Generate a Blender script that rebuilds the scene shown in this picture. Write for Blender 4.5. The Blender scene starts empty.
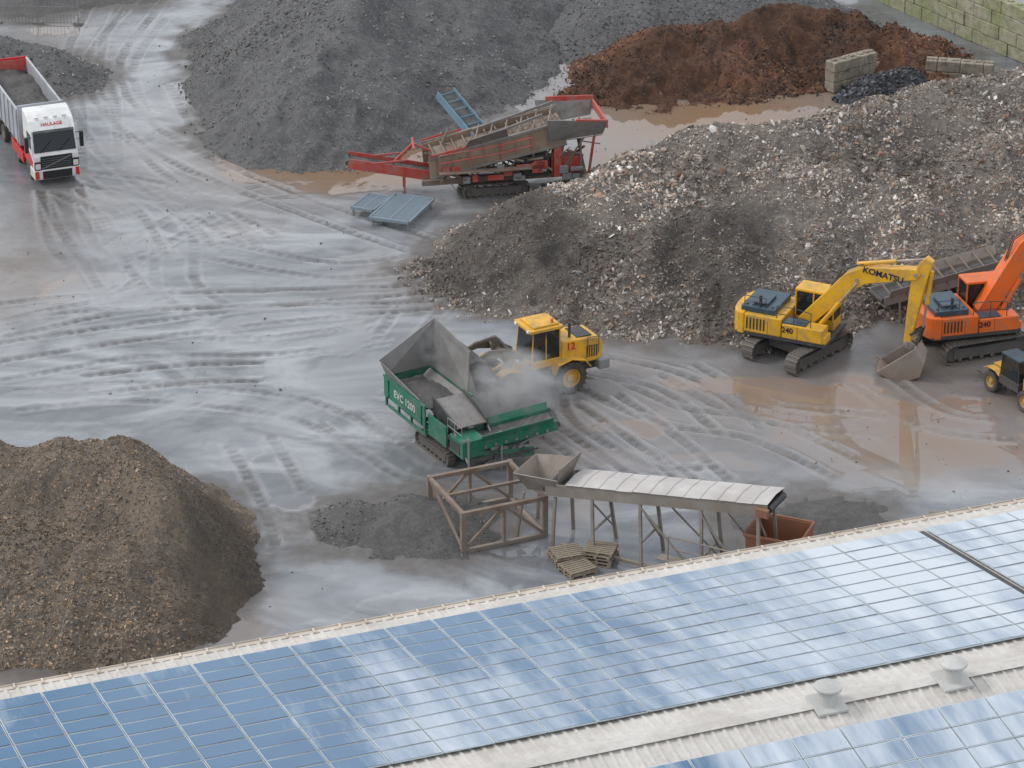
import bpy, math, random
import numpy as np
from mathutils import Matrix, Vector, Euler
random.seed(4); RNG=np.random.default_rng(7)
scene=bpy.context.scene
# ------------------------------------------------------------------ camera / placement from image pixels
CAM_H=54.0; PITCH=math.radians(25.0); HFOV=math.radians(20.0)
FP=512/math.tan(HFOV/2)
cam=bpy.data.cameras.new("camera"); cam.angle=HFOV; cam.clip_start=1; cam.clip_end=6000
camo=bpy.data.objects.new("camera",cam); scene.collection.objects.link(camo)
camo.location=(0,0,CAM_H); camo.rotation_euler=(math.pi/2-PITCH,0,0); scene.camera=camo
def P(u,v,z=0.0):
    "plan position (x,y) of image pixel (u,v) cast from the camera onto the plane at height z"
    a=(u-512)/FP; b=-(v-384)/FP
    d=(a, math.cos(PITCH)+b*math.sin(PITCH), -math.sin(PITCH)+b*math.cos(PITCH))
    t=(z-CAM_H)/d[2]
    return (t*d[0], t*d[1])
scene.view_settings.view_transform='Standard'; scene.view_settings.look='None'; scene.view_settings.exposure=0
# ------------------------------------------------------------------ world
SUN_EL=42; SUN_AZ=(-0.85,0.1)
w=bpy.data.worlds.new("World"); scene.world=w; w.use_nodes=True
nt=w.node_tree; nt.nodes.clear(); N=nt.nodes.new; L=nt.links.new
sky=N("ShaderNodeTexSky"); sky.sky_type='NISHITA'; sky.sun_disc=False
sky.sun_elevation=math.radians(SUN_EL); sky.sun_rotation=math.atan2(SUN_AZ[0],SUN_AZ[1])
tc=N("ShaderNodeTexCoord"); mp=N("ShaderNodeMapping"); mp.inputs['Scale'].default_value=(1,1,2.2)
no=N("ShaderNodeTexNoise"); no.inputs['Scale'].default_value=3.2; no.inputs['Detail'].default_value=7; no.inputs['Roughness'].default_value=.55; no.inputs['Distortion'].default_value=.3
cr=N("ShaderNodeValToRGB"); cr.color_ramp.elements[0].position=.36; cr.color_ramp.elements[0].color=(.4,.4,.4,1); cr.color_ramp.elements[1].position=.6
mx=N("ShaderNodeMixRGB"); mx.inputs[2].default_value=(9.6,9.8,10.1,1)
bg=N("ShaderNodeBackground"); bg.inputs[1].default_value=.13; out=N("ShaderNodeOutputWorld")
L(tc.outputs['Generated'],mp.inputs[0]); L(mp.outputs[0],no.inputs['Vector']); L(no.outputs[0],cr.inputs[0])
L(cr.outputs[0],mx.inputs[0]); L(sky.outputs[0],mx.inputs[1]); L(mx.outputs[0],bg.inputs[0]); L(bg.outputs[0],out.inputs[0])
sl=bpy.data.lights.new("sun",'SUN'); sl.energy=1.4; sl.angle=math.radians(12); sl.color=(1,.95,.88)
so=bpy.data.objects.new("sun",sl); scene.collection.objects.link(so)
e=math.radians(SUN_EL); az=Vector((SUN_AZ[0],SUN_AZ[1],0)).normalized()
sd=Vector((az.x*math.cos(e),az.y*math.cos(e),math.sin(e)))
so.rotation_euler=sd.to_track_quat('Z','Y').to_euler(); so.location=sd*200
# ------------------------------------------------------------------ numpy noise
def _h(ix,iy,seed):
    n=(ix.astype(np.int64)*374761393+iy.astype(np.int64)*668265263+seed*1442695041)&0xffffffff
    n=((n^(n>>13))*1274126177)&0xffffffff
    n=(n^(n>>16))
    return (n&0xffff)/65535.0
def vn(x,y,seed=0):
    ix=np.floor(x); iy=np.floor(y); fx=x-ix; fy=y-iy
    fx=fx*fx*(3-2*fx); fy=fy*fy*(3-2*fy)
    a=_h(ix,iy,seed); b=_h(ix+1,iy,seed); c=_h(ix,iy+1,seed); d=_h(ix+1,iy+1,seed)
    return (a*(1-fx)+b*fx)*(1-fy)+(c*(1-fx)+d*fx)*fy
def fbm(x,y,scale=1.0,octv=4,seed=0,gain=.5):
    s=0; a=1; t=0; f=1.0/scale
    for i in range(octv):
        s=s+a*(vn(x*f+i*13.7,y*f-i*7.3,seed+i)-.5)*2; t+=a; a*=gain; f*=2.03
    return s/t
def sstep(a,b,x):
    t=np.clip((x-a)/(b-a),0,1); return t*t*(3-2*t)
# ------------------------------------------------------------------ materials
def newmat(name):
    m=bpy.data.materials.new(name); m.use_nodes=True
    return m,m.node_tree,m.node_tree.nodes['Principled BSDF']
def c4(c): return (c[0],c[1],c[2],1)
def noise(nt,scale,detail=6,rough=.6,vec=None,dist=0):
    n=nt.nodes.new("ShaderNodeTexNoise"); n.inputs['Scale'].default_value=scale; n.inputs['Detail'].default_value=detail
    n.inputs['Roughness'].default_value=rough; n.inputs['Distortion'].default_value=dist
    if vec is not None: nt.links.new(vec,n.inputs['Vector'])
    return n.outputs[0]
def ramp(nt,fac,p0,p1,c0=(0,0,0),c1=(1,1,1)):
    r=nt.nodes.new("ShaderNodeValToRGB"); r.color_ramp.elements[0].position=p0; r.color_ramp.elements[1].position=p1
    r.color_ramp.elements[0].color=c4(c0); r.color_ramp.elements[1].color=c4(c1); nt.links.new(fac,r.inputs[0]); return r.outputs[0]
def mix(nt,fac,a,b,bt='MIX'):
    m=nt.nodes.new("ShaderNodeMixRGB"); m.blend_type=bt
    for i,x in enumerate((fac,a,b)):
        if isinstance(x,(int,float)): m.inputs[i].default_value=x if i==0 else (x,x,x,1)
        elif isinstance(x,tuple): m.inputs[i].default_value=c4(x)
        else: nt.links.new(x,m.inputs[i])
    return m.outputs[0]
def mth(nt,op,a,b=0.0,clamp=False):
    m=nt.nodes.new("ShaderNodeMath"); m.operation=op; m.use_clamp=clamp
    for i,x in enumerate((a,b)):
        if isinstance(x,(int,float)): m.inputs[i].default_value=x
        else: nt.links.new(x,m.inputs[i])
    return m.outputs[0]
def bump(nt,b,h,strength=.4,dist=.05):
    n=nt.nodes.new("ShaderNodeBump"); n.inputs['Strength'].default_value=strength if isinstance(strength,(int,float)) else .5
    if not isinstance(strength,(int,float)): nt.links.new(strength,n.inputs['Strength'])
    n.inputs['Distance'].default_value=dist; nt.links.new(h,n.inputs['Height']); nt.links.new(n.outputs[0],b.inputs['Normal'])
def objc(nt):
    t=nt.nodes.new("ShaderNodeTexCoord"); return t.outputs['Object']
MUD=(.20,.175,.15)
def paint(name,col,rough=.45,dirt=.5,dcol=MUD,metal=0.0,zmud=1.6,scale=1.6):
    m,nt,b=newmat(name); oc=objc(nt)
    n1=ramp(nt,noise(nt,scale,9,.7,oc),.60-dirt*.3,.80-dirt*.18)
    sep=nt.nodes.new("ShaderNodeSeparateXYZ"); nt.links.new(oc,sep.inputs[0])
    if zmud>0:
        zf=mth(nt,'SUBTRACT',1.0,mth(nt,'DIVIDE',sep.outputs[2],zmud),True)
        zf=mth(nt,'MULTIPLY',zf,mth(nt,'ADD',noise(nt,4,6,.7,oc),.25),True)
        f=mth(nt,'MAXIMUM',mth(nt,'MULTIPLY',n1,.75),zf,True)
    else: f=mth(nt,'MULTIPLY',n1,.5,True)
    fade=mix(nt,ramp(nt,noise(nt,.7,3,.5,oc),.35,.7),tuple(x*.82 for x in col),tuple(min(1,x*1.08) for x in col))
    c=mix(nt,f,fade,dcol); nt.links.new(c,b.inputs['Base Color'])
    r=mth(nt,'ADD',mth(nt,'MULTIPLY',f,.35),rough,True); nt.links.new(r,b.inputs['Roughness'])
    b.inputs['Metallic'].default_value=metal
    bump(nt,b,noise(nt,14,4,.6,oc),.12,.02)
    return m
YEL=paint("yellow_paint",(.76,.41,.02),.38,.42)
ORG=paint("orange_paint",(.78,.15,.02),.38,.36)
GRN=paint("green_paint",(.008,.16,.09),.38,.55,(.15,.18,.16))
RED=paint("red_paint",(.50,.045,.03),.5,.7,(.28,.2,.17))
WHT=paint("white_paint",(.78,.78,.77),.35,.25,(.42,.38,.33))
REDC=paint("red_clean_paint",(.55,.02,.02),.35,.15,MUD,0,-1)
GRY=paint("grey_paint",(.26,.27,.28),.5,.5,(.2,.18,.16))
LGRY=paint("aluminium_tub",(.48,.50,.53),.4,.3,(.3,.28,.26),.3)
DRK=paint("dark_steel",(.04,.042,.045),.5,.4,(.14,.125,.11))
BLK=paint("black_plastic",(.015,.015,.017),.4,.15,(.1,.09,.08),0,-1)
BLU=paint("blue_grey_hood",(.035,.07,.10),.35,.25,(.12,.12,.12))
STEEL=paint("worn_steel",(.27,.26,.25),.45,.5,(.16,.12,.09),.35)
RUST=paint("rusty_steel",(.19,.125,.09),.75,.8,(.27,.24,.21))
RUSTO=paint("rust_orange_bin",(.30,.12,.06),.75,.6,(.2,.14,.1))
BLUGAL=paint("galvanised_blue",(.15,.27,.36),.5,.45,(.25,.25,.25),.1)
DULL=paint("dusty_conveyor_grey",(.30,.27,.24),.6,.7,(.22,.17,.13))
DEC=paint("rusty_brown_deck",(.29,.22,.16),.7,.7,(.20,.13,.09))
RUB=paint("tyre_rubber",(.025,.025,.025),.75,.75,(.13,.115,.10),0,2.2,3)
BELT=paint("rubber_belt",(.06,.06,.06),.7,.6,(.17,.16,.15))
SHEET=paint("dusty_white_sheet",(.52,.50,.485),.75,.75,(.36,.33,.30),0,-1,.9)
WOOD=paint("weathered_wood",(.30,.25,.19),.85,.5,(.20,.17,.14),0,-1)
HIVIS=paint("hi_vis_cloth",(.85,.17,.02),.8,.1,MUD,0,-1)
LAMP=paint("lamp_lens",(.75,.75,.72),.15,.1)
DECAL=paint("dark_lettering",(.012,.015,.05),.5,.0,MUD,0,-1)
WDEC=paint("pale_lettering",(.6,.6,.58),.5,.4,MUD,0,-1)
m,nt,b=newmat("cab_glass"); GLS=m
b.inputs['Base Color'].default_value=(.02,.03,.035,1); b.inputs['Roughness'].default_value=.06; b.inputs['Alpha'].default_value=.55
m,nt,b=newmat("windscreen_dark"); WGL=m
b.inputs['Base Color'].default_value=(.012,.016,.02,1); b.inputs['Roughness'].default_value=.07
# ------------------------------------------------------------------ mesh kit
class Part:
    def __init__(s,th,mat,bevel,smooth): s.th=th; s.v=[]; s.f=[]; s.mat=mat; s.bevel=bevel; s.smooth=smooth
    def add(s,vs,fs):
        o=len(s.v); T=s.th.T
        s.v+= [tuple(T@Vector(v)) for v in vs]; s.f+=[tuple(i+o for i in f) for f in fs]
    def box(s,c,size,R=None):
        hx,hy,hz=[q/2 for q in size]; M=(R or Matrix.Identity(3)); c=Vector(c)
        vs=[c+M@Vector((a*hx,b*hy,d*hz)) for a in(-1,1) for b in(-1,1) for d in(-1,1)]
        s.add(vs,[(0,1,3,2),(4,6,7,5),(0,4,5,1),(2,3,7,6),(0,2,6,4),(1,5,7,3)])
    def bb(s,x0,x1,y0,y1,z0,z1): s.box(((x0+x1)/2,(y0+y1)/2,(z0+z1)/2),(x1-x0,y1-y0,z1-z0))
    def beam(s,a,b,w=.1,h=.1,up=(0,0,1)):
        a=Vector(a);b=Vector(b); d=(b-a); l=d.length; d.normalize(); u=Vector(up)
        if abs(d.dot(u))>.98: u=Vector((1,0,0))
        y=u.cross(d).normalized(); z=d.cross(y)
        s.box((a+b)/2,(l,w,h),Matrix((d,y,z)).transposed())
    def tube(s,a,b,r,n=10,r2=None):
        a=Vector(a);b=Vector(b);d=(b-a).normalized(); u=Vector((0,0,1)) if abs(d.z)<.9 else Vector((1,0,0))
        x=u.cross(d).normalized(); y=d.cross(x); r2=r if r2 is None else r2; vs=[]
        for k in range(n):
            t=2*math.pi*k/n; o=x*math.cos(t)+y*math.sin(t); vs+=[a+o*r,b+o*r2]
        fs=[(2*k,2*((k+1)%n),2*((k+1)%n)+1,2*k+1) for k in range(n)]
        fs+=[tuple(2*k for k in range(n))[::-1],tuple(2*k+1 for k in range(n))]
        s.add(vs,fs)
    def prism(s,prof,y0,y1):
        n=len(prof); vs=[(p[0],y0,p[1]) for p in prof]+[(p[0],y1,p[1]) for p in prof]
        fs=[tuple(range(n)),tuple(range(2*n-1,n-1,-1))]+[(k,k+n,(k+1)%n+n,(k+1)%n) for k in range(n)]
        s.add(vs,fs)
    def strip(s,line,y0,y1,t=.05):
        "bent plate following a polyline in xz"
        off=[]
        for i,p in enumerate(line):
            a=line[max(0,i-1)]; b=line[min(len(line)-1,i+1)]; d=Vector((b[0]-a[0],b[1]-a[1])).normalized()
            off.append((p[0]-d.y*t,p[1]+d.x*t))
        for i in range(len(line)-1):
            s.prism([line[i],line[i+1],off[i+1],off[i]],y0,y1)
    def plate(s,pts,t=.04):
        pts=[Vector(p) for p in pts]; n=(pts[1]-pts[0]).cross(pts[2]-pts[0]).normalized()*t; k=len(pts)
        vs=pts+[p+n for p in pts]
        s.add(vs,[tuple(range(k))[::-1],tuple(range(k,2*k))]+[(i,(i+1)%k,(i+1)%k+k,i+k) for i in range(k)])
    def lathe(s,c,prof,n=28):
        "axis along y, prof=[(r,y)]"
        vs=[];k=len(prof)
        for i in range(n):
            t=2*math.pi*i/n
            for r,y in prof: vs.append((c[0]+r*math.cos(t),c[1]+y,c[2]+r*math.sin(t)))
        fs=[(i*k+j,((i+1)%n)*k+j,((i+1)%n)*k+j+1,i*k+j+1) for i in range(n) for j in range(k-1)]
        s.add(vs,fs)
class Thing:
    def __init__(s,name,loc,yaw=0,scale=1.0):
        s.root=bpy.data.objects.new(name,None); scene.collection.objects.link(s.root); s.root.empty_display_size=.5
        s.root.location=(loc[0],loc[1],loc[2] if len(loc)>2 else 0); s.root.rotation_euler=(0,0,yaw); s.root.scale=(scale,)*3; s.P={}; s.T=Matrix.Identity(4)
    def p(s,name,mat,bevel=.02,smooth=False):
        if name not in s.P: s.P[name]=Part(s,mat,bevel,smooth)
        return s.P[name]
    def text(s,name,txt,size,loc,rot,mat,ext=.004):
        cu=bpy.data.curves.new(name,'FONT'); cu.body=txt; cu.size=size; cu.extrude=ext; cu.offset=.02*size; cu.materials.append(mat)
        cu.align_x='CENTER'; cu.align_y='CENTER'
        o=bpy.data.objects.new(name,cu); scene.collection.objects.link(o); o.parent=s.root
        o.matrix_local=s.T@(Matrix.Translation(loc)@Euler(rot).to_matrix().to_4x4())
    def done(s):
        for n,p in s.P.items():
            me=bpy.data.meshes.new(n); me.from_pydata(p.v,[],p.f); me.materials.append(p.mat)
            if p.smooth: me.polygons.foreach_set('use_smooth',[True]*len(me.polygons))
            me.update(); o=bpy.data.objects.new(n,me); scene.collection.objects.link(o); o.parent=s.root
            if p.bevel:
                b=o.modifiers.new('bevel','BEVEL'); b.width=p.bevel; b.segments=2; b.limit_method='ANGLE'
        return s.root
def RZ(a): return Matrix.Rotation(a,4,'Z')
def TR(x,y,z): return Matrix.Translation((x,y,z))
def RY(a): return Matrix.Rotation(a,4,'Y')
def wheel(th,x,y,r,wd,rim,side=1,lug=True,z=None):
    z=r if z is None else z; h=wd/2
    t=th.p('tyres',RUB,0,False)
    t.lathe((x,y,z),[(r*.55,-h*.8),(r*.62,-h),(r*.88,-h),(r*.96,-h*.8),(r*.97,0),(r*.96,h*.8),(r*.88,h),(r*.62,h),(r*.55,h*.8)],28)
    if lug:
        n=22
        for k in range(n):
            a=2*math.pi*k/n
            for sgn in(-1,1):
                aa=a+(math.pi/n if sgn>0 else 0)
                M=Matrix.Rotation(-aa,3,'Y')@Matrix.Rotation(sgn*.45,3,'X')
                t.box(Vector((x,y+sgn*h*.45,z))+Matrix.Rotation(-aa,3,'Y')@Vector((r*.975,0,0)),(r*.07,h*.95,r*.1),M)
    rm=th.p('rims',rim,0)
    for sg in(-1,1):
        rm.lathe((x,y,z),[(r*.56,sg*h*.85),(r*.50,sg*h*.8),(r*.46,sg*h*.45),(r*.25,sg*h*.4),(r*.22,sg*h*.75),(0.001,sg*h*.8)],20)
STEEL_T=paint("track_shoe_steel",(.11,.10,.095),.55,.6,(.2,.175,.15),.2)
def crawler(th,xc,yc,ln,ht,wd,zc=None):
    r=ht/2; zc=r if zc is None else zc; a=ln/2-r
    fr=th.p('track_frames',DRK,.02)
    fr.bb(xc-a,xc+a,yc-wd*.28,yc+wd*.28,zc-r*.55,zc+r*.45)
    for sx in(-1,1): fr.tube((xc+sx*a,yc-wd*.2,zc),(xc+sx*a,yc+wd*.2,zc),r*.82,18)
    for k in range(6):
        xx=xc-a*.8+k*a*1.6/5; fr.tube((xx,yc-wd*.33,zc-r*.62),(xx,yc+wd*.33,zc-r*.62),r*.22,10)
    sh=th.p('track_shoes',STEEL_T,0)
    per=4*a+2*math.pi*r; n=int(per/.19)
    for k in range(n):
        d=per*k/n
        if d<2*a: pos=(xc-a+d,zc+r); ang=0
        elif d<2*a+math.pi*r: t=(d-2*a)/r; pos=(xc+a+r*math.sin(t),zc+r*math.cos(t)); ang=t
        elif d<4*a+math.pi*r: pos=(xc+a-(d-2*a-math.pi*r),zc-r); ang=math.pi
        else: t=(d-4*a-math.pi*r)/r; pos=(xc-a-r*math.sin(t),zc-r*math.cos(t)); ang=math.pi+t
        M=Matrix.Rotation(ang,3,'Y')
        sh.box((pos[0],yc,pos[1]),(.17,wd,.045),M)
        sh.box(Vector((pos[0],yc,pos[1]))+M@Vector((.05,0,.035)),(.03,wd,.04),M)
def railing(pt,pts,h=1.0,r=.02):
    for i,a in enumerate(pts):
        pt.tube(a,(a[0],a[1],a[2]+h),r,6)
        if i: 
            b=pts[i-1]
            for k in(.5,1): pt.tube((a[0],a[1],a[2]+h*k),(b[0],b[1],b[2]+h*k),r,6)
def mesh_np(name,V,F,mats,smooth=True,attrs=None,parent=None):
    me=bpy.data.meshes.new(name); nv=len(V); nf=len(F); k=F.shape[1]
    me.vertices.add(nv); me.vertices.foreach_set('co',V.astype(np.float32).ravel())
    me.loops.add(nf*k); me.loops.foreach_set('vertex_index',F.astype(np.int32).ravel())
    me.polygons.add(nf); me.polygons.foreach_set('loop_start',np.arange(0,nf*k,k,dtype=np.int32))
    me.polygons.foreach_set('use_smooth',np.full(nf,smooth))
    me.update(calc_edges=True)
    for a,(arr) in (attrs or {}).items():
        at=me.attributes.new(a,'FLOAT_COLOR','POINT'); at.data.foreach_set('color',arr.astype(np.float32).ravel())
    for m in mats: me.materials.append(m)
    o=bpy.data.objects.new(name,me); scene.collection.objects.link(o)
    if parent: o.parent=parent
    return o
# ------------------------------------------------------------------ piles
ph=(1+5**.5)/2
ICO=np.array([(-1,ph,0),(1,ph,0),(-1,-ph,0),(1,-ph,0),(0,-1,ph),(0,1,ph),(0,-1,-ph),(0,1,-ph),(ph,0,-1),(ph,0,1),(-ph,0,-1),(-ph,0,1)])/1.9
ICF=np.array([(0,11,5),(0,5,1),(0,1,7),(0,7,10),(0,10,11),(1,5,9),(5,11,4),(11,10,2),(10,7,6),(7,1,8),(3,9,4),(3,4,2),(3,2,6),(3,6,8),(3,8,9),(4,9,5),(2,4,11),(6,2,10),(8,6,7),(9,8,1)])
OCT=np.array([(1,0,0),(-1,0,0),(0,1,0),(0,-1,0),(0,0,1),(0,0,-1.)]); OCF=np.array([(0,2,4),(2,1,4),(1,3,4),(3,0,4),(2,0,5),(1,2,5),(3,1,5),(0,3,5)])
def stones(name,cx,cy,cz,size,cols,mat,flat=.7,parent=None,seed=1,low=False):
    B0,F0=(OCT,OCF) if low else (ICO,ICF); nb=len(B0)
    r=np.random.default_rng(seed); n=len(cx)
    q=r.normal(size=(n,4)); q/=np.linalg.norm(q,axis=1)[:,None]; a,b,c,d=q.T
    R=np.stack([1-2*(c*c+d*d),2*(b*c-a*d),2*(b*d+a*c),2*(b*c+a*d),1-2*(b*b+d*d),2*(c*d-a*b),2*(b*d-a*c),2*(c*d+a*b),1-2*(b*b+c*c)],1).reshape(n,3,3)
    sc=np.stack([size*r.uniform(.8,1.4,n),size*r.uniform(.5,1.,n),size*r.uniform(.5,1.,n)*flat],1)
    B=B0[None]*(1+r.uniform(-.3,.3,(n,nb,1)))*sc[:,None,:]
    V=np.einsum('nij,nkj->nki',R,B)+np.stack([cx,cy,cz],1)[:,None,:]
    F=(F0[None]+(np.arange(n)*nb)[:,None,None]).reshape(-1,3)
    C=np.repeat(np.concatenate([cols,np.ones((n,1))],1),nb,axis=0)
    return mesh_np(name,V.reshape(-1,3),F,[mat],False,{'Col':C},parent)
def stone_mat():
    m,nt,b=newmat("stone_chips"); a=nt.nodes.new("ShaderNodeAttribute"); a.attribute_name='Col'
    nt.links.new(a.outputs[0],b.inputs['Base Color']); b.inputs['Roughness'].default_value=.7; return m
STN=stone_mat()
def pile_mat(name,cols,fine=5.0,bs=.9,rough=.85,big=.25):
    m,nt,b=newmat(name); oc=objc(nt)
    c=mix(nt,ramp(nt,noise(nt,big,5,.6,oc,1.0),.38,.62),cols[0],cols[1])
    c=mix(nt,ramp(nt,noise(nt,fine,6,.75,oc),.48,.62),c,cols[2])
    c=mix(nt,ramp(nt,noise(nt,fine*2.3,4,.8,oc),.55,.75),c,cols[3])
    a=nt.nodes.new("ShaderNodeAttribute"); a.attribute_name='shade'
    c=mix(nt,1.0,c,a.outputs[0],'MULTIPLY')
    nt.links.new(c,b.inputs['Base Color']); b.inputs['Roughness'].default_value=rough
    bump(nt,b,noise(nt,fine*1.6,8,.8,oc),bs,.12); return m
def smax(hs,k=3.0):
    m=np.maximum.reduce(hs); s=0
    for h in hs: s=s+np.exp(np.clip(k*(h-m),-40,0))
    return m+np.log(s)/k
PILES=[]
class Pile:
    def __init__(s,name,segs,slope,mat,seed,warp=.9,rough=.12,res=.13,r0=1.2,gully=.25,foot=.35,dark=()):
        s.segs=[]; s.foot=foot
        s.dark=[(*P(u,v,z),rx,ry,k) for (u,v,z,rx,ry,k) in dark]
        for g in segs:
            x1,y1=P(g[0],g[1],g[2]); x2,y2=P(g[3],g[4],g[5]); s.segs.append((x1,y1,g[2],x2,y2,g[5],g[6] if len(g)>6 else slope))
        s.seed=seed; s.warp=warp; s.rough=rough; s.r0=r0; s.gully=gully; s.slope=slope
        xs=[q for g in s.segs for q in(g[0],g[3])]; ys=[q for g in s.segs for q in(g[1],g[4])]
        hm=max(max(g[2],g[5]) for g in s.segs); pad=hm/slope+3.5
        s.box=(min(xs)-pad,max(xs)+pad,min(ys)-pad,max(ys)+pad)
        PILES.append(s)
        X,Y=np.meshgrid(np.arange(s.box[0],s.box[1],res),np.arange(s.box[2],s.box[3],res)); Z=s.h(X,Y)
        ny,nx=X.shape; idx=np.arange(nx*ny).reshape(ny,nx)
        Zf=np.maximum(Z,-.15)
        F=np.stack([idx[:-1,:-1],idx[:-1,1:],idx[1:,1:],idx[1:,:-1]],-1).reshape(-1,4)
        keep=(Z.ravel()[F].max(1)>-.1); F=F[keep]
        used=np.unique(F); remap=np.full(nx*ny,-1); remap[used]=np.arange(len(used))
        V=np.stack([X.ravel(),Y.ravel(),Zf.ravel()],1)[used]
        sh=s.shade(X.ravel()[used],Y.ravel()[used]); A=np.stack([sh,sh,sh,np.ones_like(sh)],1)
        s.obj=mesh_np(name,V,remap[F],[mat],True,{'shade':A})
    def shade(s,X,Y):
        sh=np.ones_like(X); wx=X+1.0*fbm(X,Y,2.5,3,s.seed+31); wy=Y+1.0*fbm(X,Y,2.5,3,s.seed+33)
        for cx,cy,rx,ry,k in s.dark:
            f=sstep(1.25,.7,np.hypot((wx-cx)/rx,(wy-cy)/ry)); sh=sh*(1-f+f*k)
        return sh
    def h(s,X,Y,detail=True):
        wx=X+s.warp*fbm(X,Y,5,3,s.seed); wy=Y+s.warp*fbm(X,Y,5,3,s.seed+50)
        hs=[]
        for x1,y1,h1,x2,y2,h2,sl in s.segs:
            dx,dy=x2-x1,y2-y1; L2=dx*dx+dy*dy+1e-9
            t=np.clip(((wx-x1)*dx+(wy-y1)*dy)/L2,0,1)
            d=np.hypot(wx-x1-t*dx,wy-y1-t*dy)
            hs.append(h1+(h2-h1)*t-sl*(np.sqrt(d*d+s.r0**2)-s.r0))
        h=smax(hs) if len(hs)>1 else hs[0]
        g=1-np.abs(fbm(X,Y,1.9,3,s.seed+9))*2.2
        h=h+s.gully*(.6*fbm(X,Y,2.8,3,s.seed+10)+.5*(g-.6))
        h=np.where(h<s.foot,s.foot-(s.foot-h)*.62,h)
        if detail: h=h+s.rough*fbm(X,Y,.6,4,s.seed+20,.7)
        return h
    def scatter(s,n,smin,smax_,pal,seed,flat=.7,nm='stones',sink=.25,hmin=.02,power=2.2,extra=0.0,low=False,var=.45,xr=None,yr=None):
        r=np.random.default_rng(seed); bx=list(s.box)
        if xr: bx[0]=max(bx[0],xr[0]); bx[1]=min(bx[1],xr[1])
        if yr: bx[2]=max(bx[2],yr[0]); bx[3]=min(bx[3],yr[1])
        x=r.uniform(bx[0],bx[1],n*2); y=r.uniform(bx[2],bx[3],n*2)
        z=s.h(x,y); k=(z>hmin-extra*r.random(n*2)**2)
        x,y,z=x[k][:n],y[k][:n],np.maximum(z[k][:n],0); m=len(x)
        pal=np.array(pal); sel=r.integers(0,len(pal),m); cols=pal[sel]*r.uniform(.7,1.25,(m,1))*(1+var*fbm(x,y,3.0,4,seed+70)*1.8)[:,None]
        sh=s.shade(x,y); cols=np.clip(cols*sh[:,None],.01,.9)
        sz=smin+(smax_-smin)*r.random(m)**power
        sz*=np.clip(1+.8*fbm(x,y,4,3,seed+90),.5,1.6)*(.35+.65*sh)
        stones(nm,x,y,z+sz*sink*.5,sz,cols,STN,flat,s.obj,seed,low)
RUBM=pile_mat("rubble_fines",[(.185,.16,.14),(.11,.10,.09),(.25,.22,.19),(.06,.055,.05)],3.2,1.0)
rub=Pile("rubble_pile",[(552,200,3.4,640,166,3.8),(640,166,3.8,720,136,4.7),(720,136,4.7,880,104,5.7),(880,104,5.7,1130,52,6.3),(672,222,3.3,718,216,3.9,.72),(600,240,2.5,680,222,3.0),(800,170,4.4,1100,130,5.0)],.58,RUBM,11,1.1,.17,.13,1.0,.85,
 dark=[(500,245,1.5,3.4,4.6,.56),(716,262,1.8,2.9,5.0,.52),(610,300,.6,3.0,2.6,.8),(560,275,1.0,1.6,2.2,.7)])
palr=[(.27,.21,.17),(.36,.32,.28),(.18,.15,.13),(.48,.45,.42),(.27,.17,.115),(.14,.12,.105),(.26,.22,.19),(.33,.285,.235),(.22,.185,.155)]
rub.scatter(88000,.035,.14,palr,3,.6,'rubble_stones',.2,.02,2.6,.25,True,.6,xr=(-9,34))
rub.scatter(1300,.12,.24,palr+[(.5,.48,.45)]*3,4,.45,'rubble_lumps',.2,.02,2.6,.3,False,.4)
GRM=pile_mat("grey_aggregate",[(.125,.125,.125),(.088,.088,.09),(.16,.158,.155),(.06,.06,.06)],4.5,.8)
grv=Pile("gravel_pile",[(318,58,3.8,365,-40,5.9),(365,-40,5.9,405,-85,6.4),(420,20,3.4,400,-60,5.8)],.62,GRM,31,.9,.10,.14,.8,.75)
grv.scatter(26000,.03,.11,[(.14,.14,.14),(.19,.19,.19),(.10,.10,.10),(.20,.19,.175)],5,.7,'gravel_stones',.2,.02,3,.25,True)
CMM=pile_mat("compost_soil",[(.20,.16,.125),(.13,.115,.10),(.25,.19,.135),(.075,.065,.055)],4.0,.9,.9,.35)
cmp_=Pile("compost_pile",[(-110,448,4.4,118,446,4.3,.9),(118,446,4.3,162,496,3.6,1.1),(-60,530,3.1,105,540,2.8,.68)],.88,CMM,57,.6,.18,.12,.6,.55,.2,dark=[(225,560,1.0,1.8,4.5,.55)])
cmp_.scatter(60000,.02,.075,[(.30,.20,.125),(.24,.18,.13),(.15,.13,.11),(.34,.24,.15),(.19,.165,.14),(.16,.14,.12)],7,.3,'leaf_litter',.2,.02,2.2,.05,True,.5,xr=(-26,-6),yr=(84,110))
BRM=pile_mat("bark_mulch",[(.15,.066,.036),(.075,.04,.028),(.20,.095,.048),(.035,.026,.022)],2.6,1.0,.9,.4)
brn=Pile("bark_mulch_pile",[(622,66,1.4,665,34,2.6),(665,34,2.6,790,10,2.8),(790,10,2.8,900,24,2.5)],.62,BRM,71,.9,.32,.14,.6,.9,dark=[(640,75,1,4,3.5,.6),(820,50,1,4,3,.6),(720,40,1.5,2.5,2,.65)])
brn.scatter(26000,.03,.12,[(.19,.08,.042),(.10,.05,.034),(.25,.115,.055),(.055,.04,.033),(.13,.09,.065)],9,.4,'bark_chips',.2,.02,2,.25,True,.8)
bk=Pile("aggregate_heap",[(610,-8,2.6,760,-22,3.2)],.55,GRM,83,.8,.1,.18,1.0,.5)
bk.scatter(9000,.03,.1,[(.14,.14,.14),(.19,.19,.19),(.10,.10,.10)],16,.7,'stones',low=True)
DKM=pile_mat("dark_shred",[(.035,.037,.042),(.05,.052,.057),(.075,.078,.085),(.02,.02,.02)],4,1.0)
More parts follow.
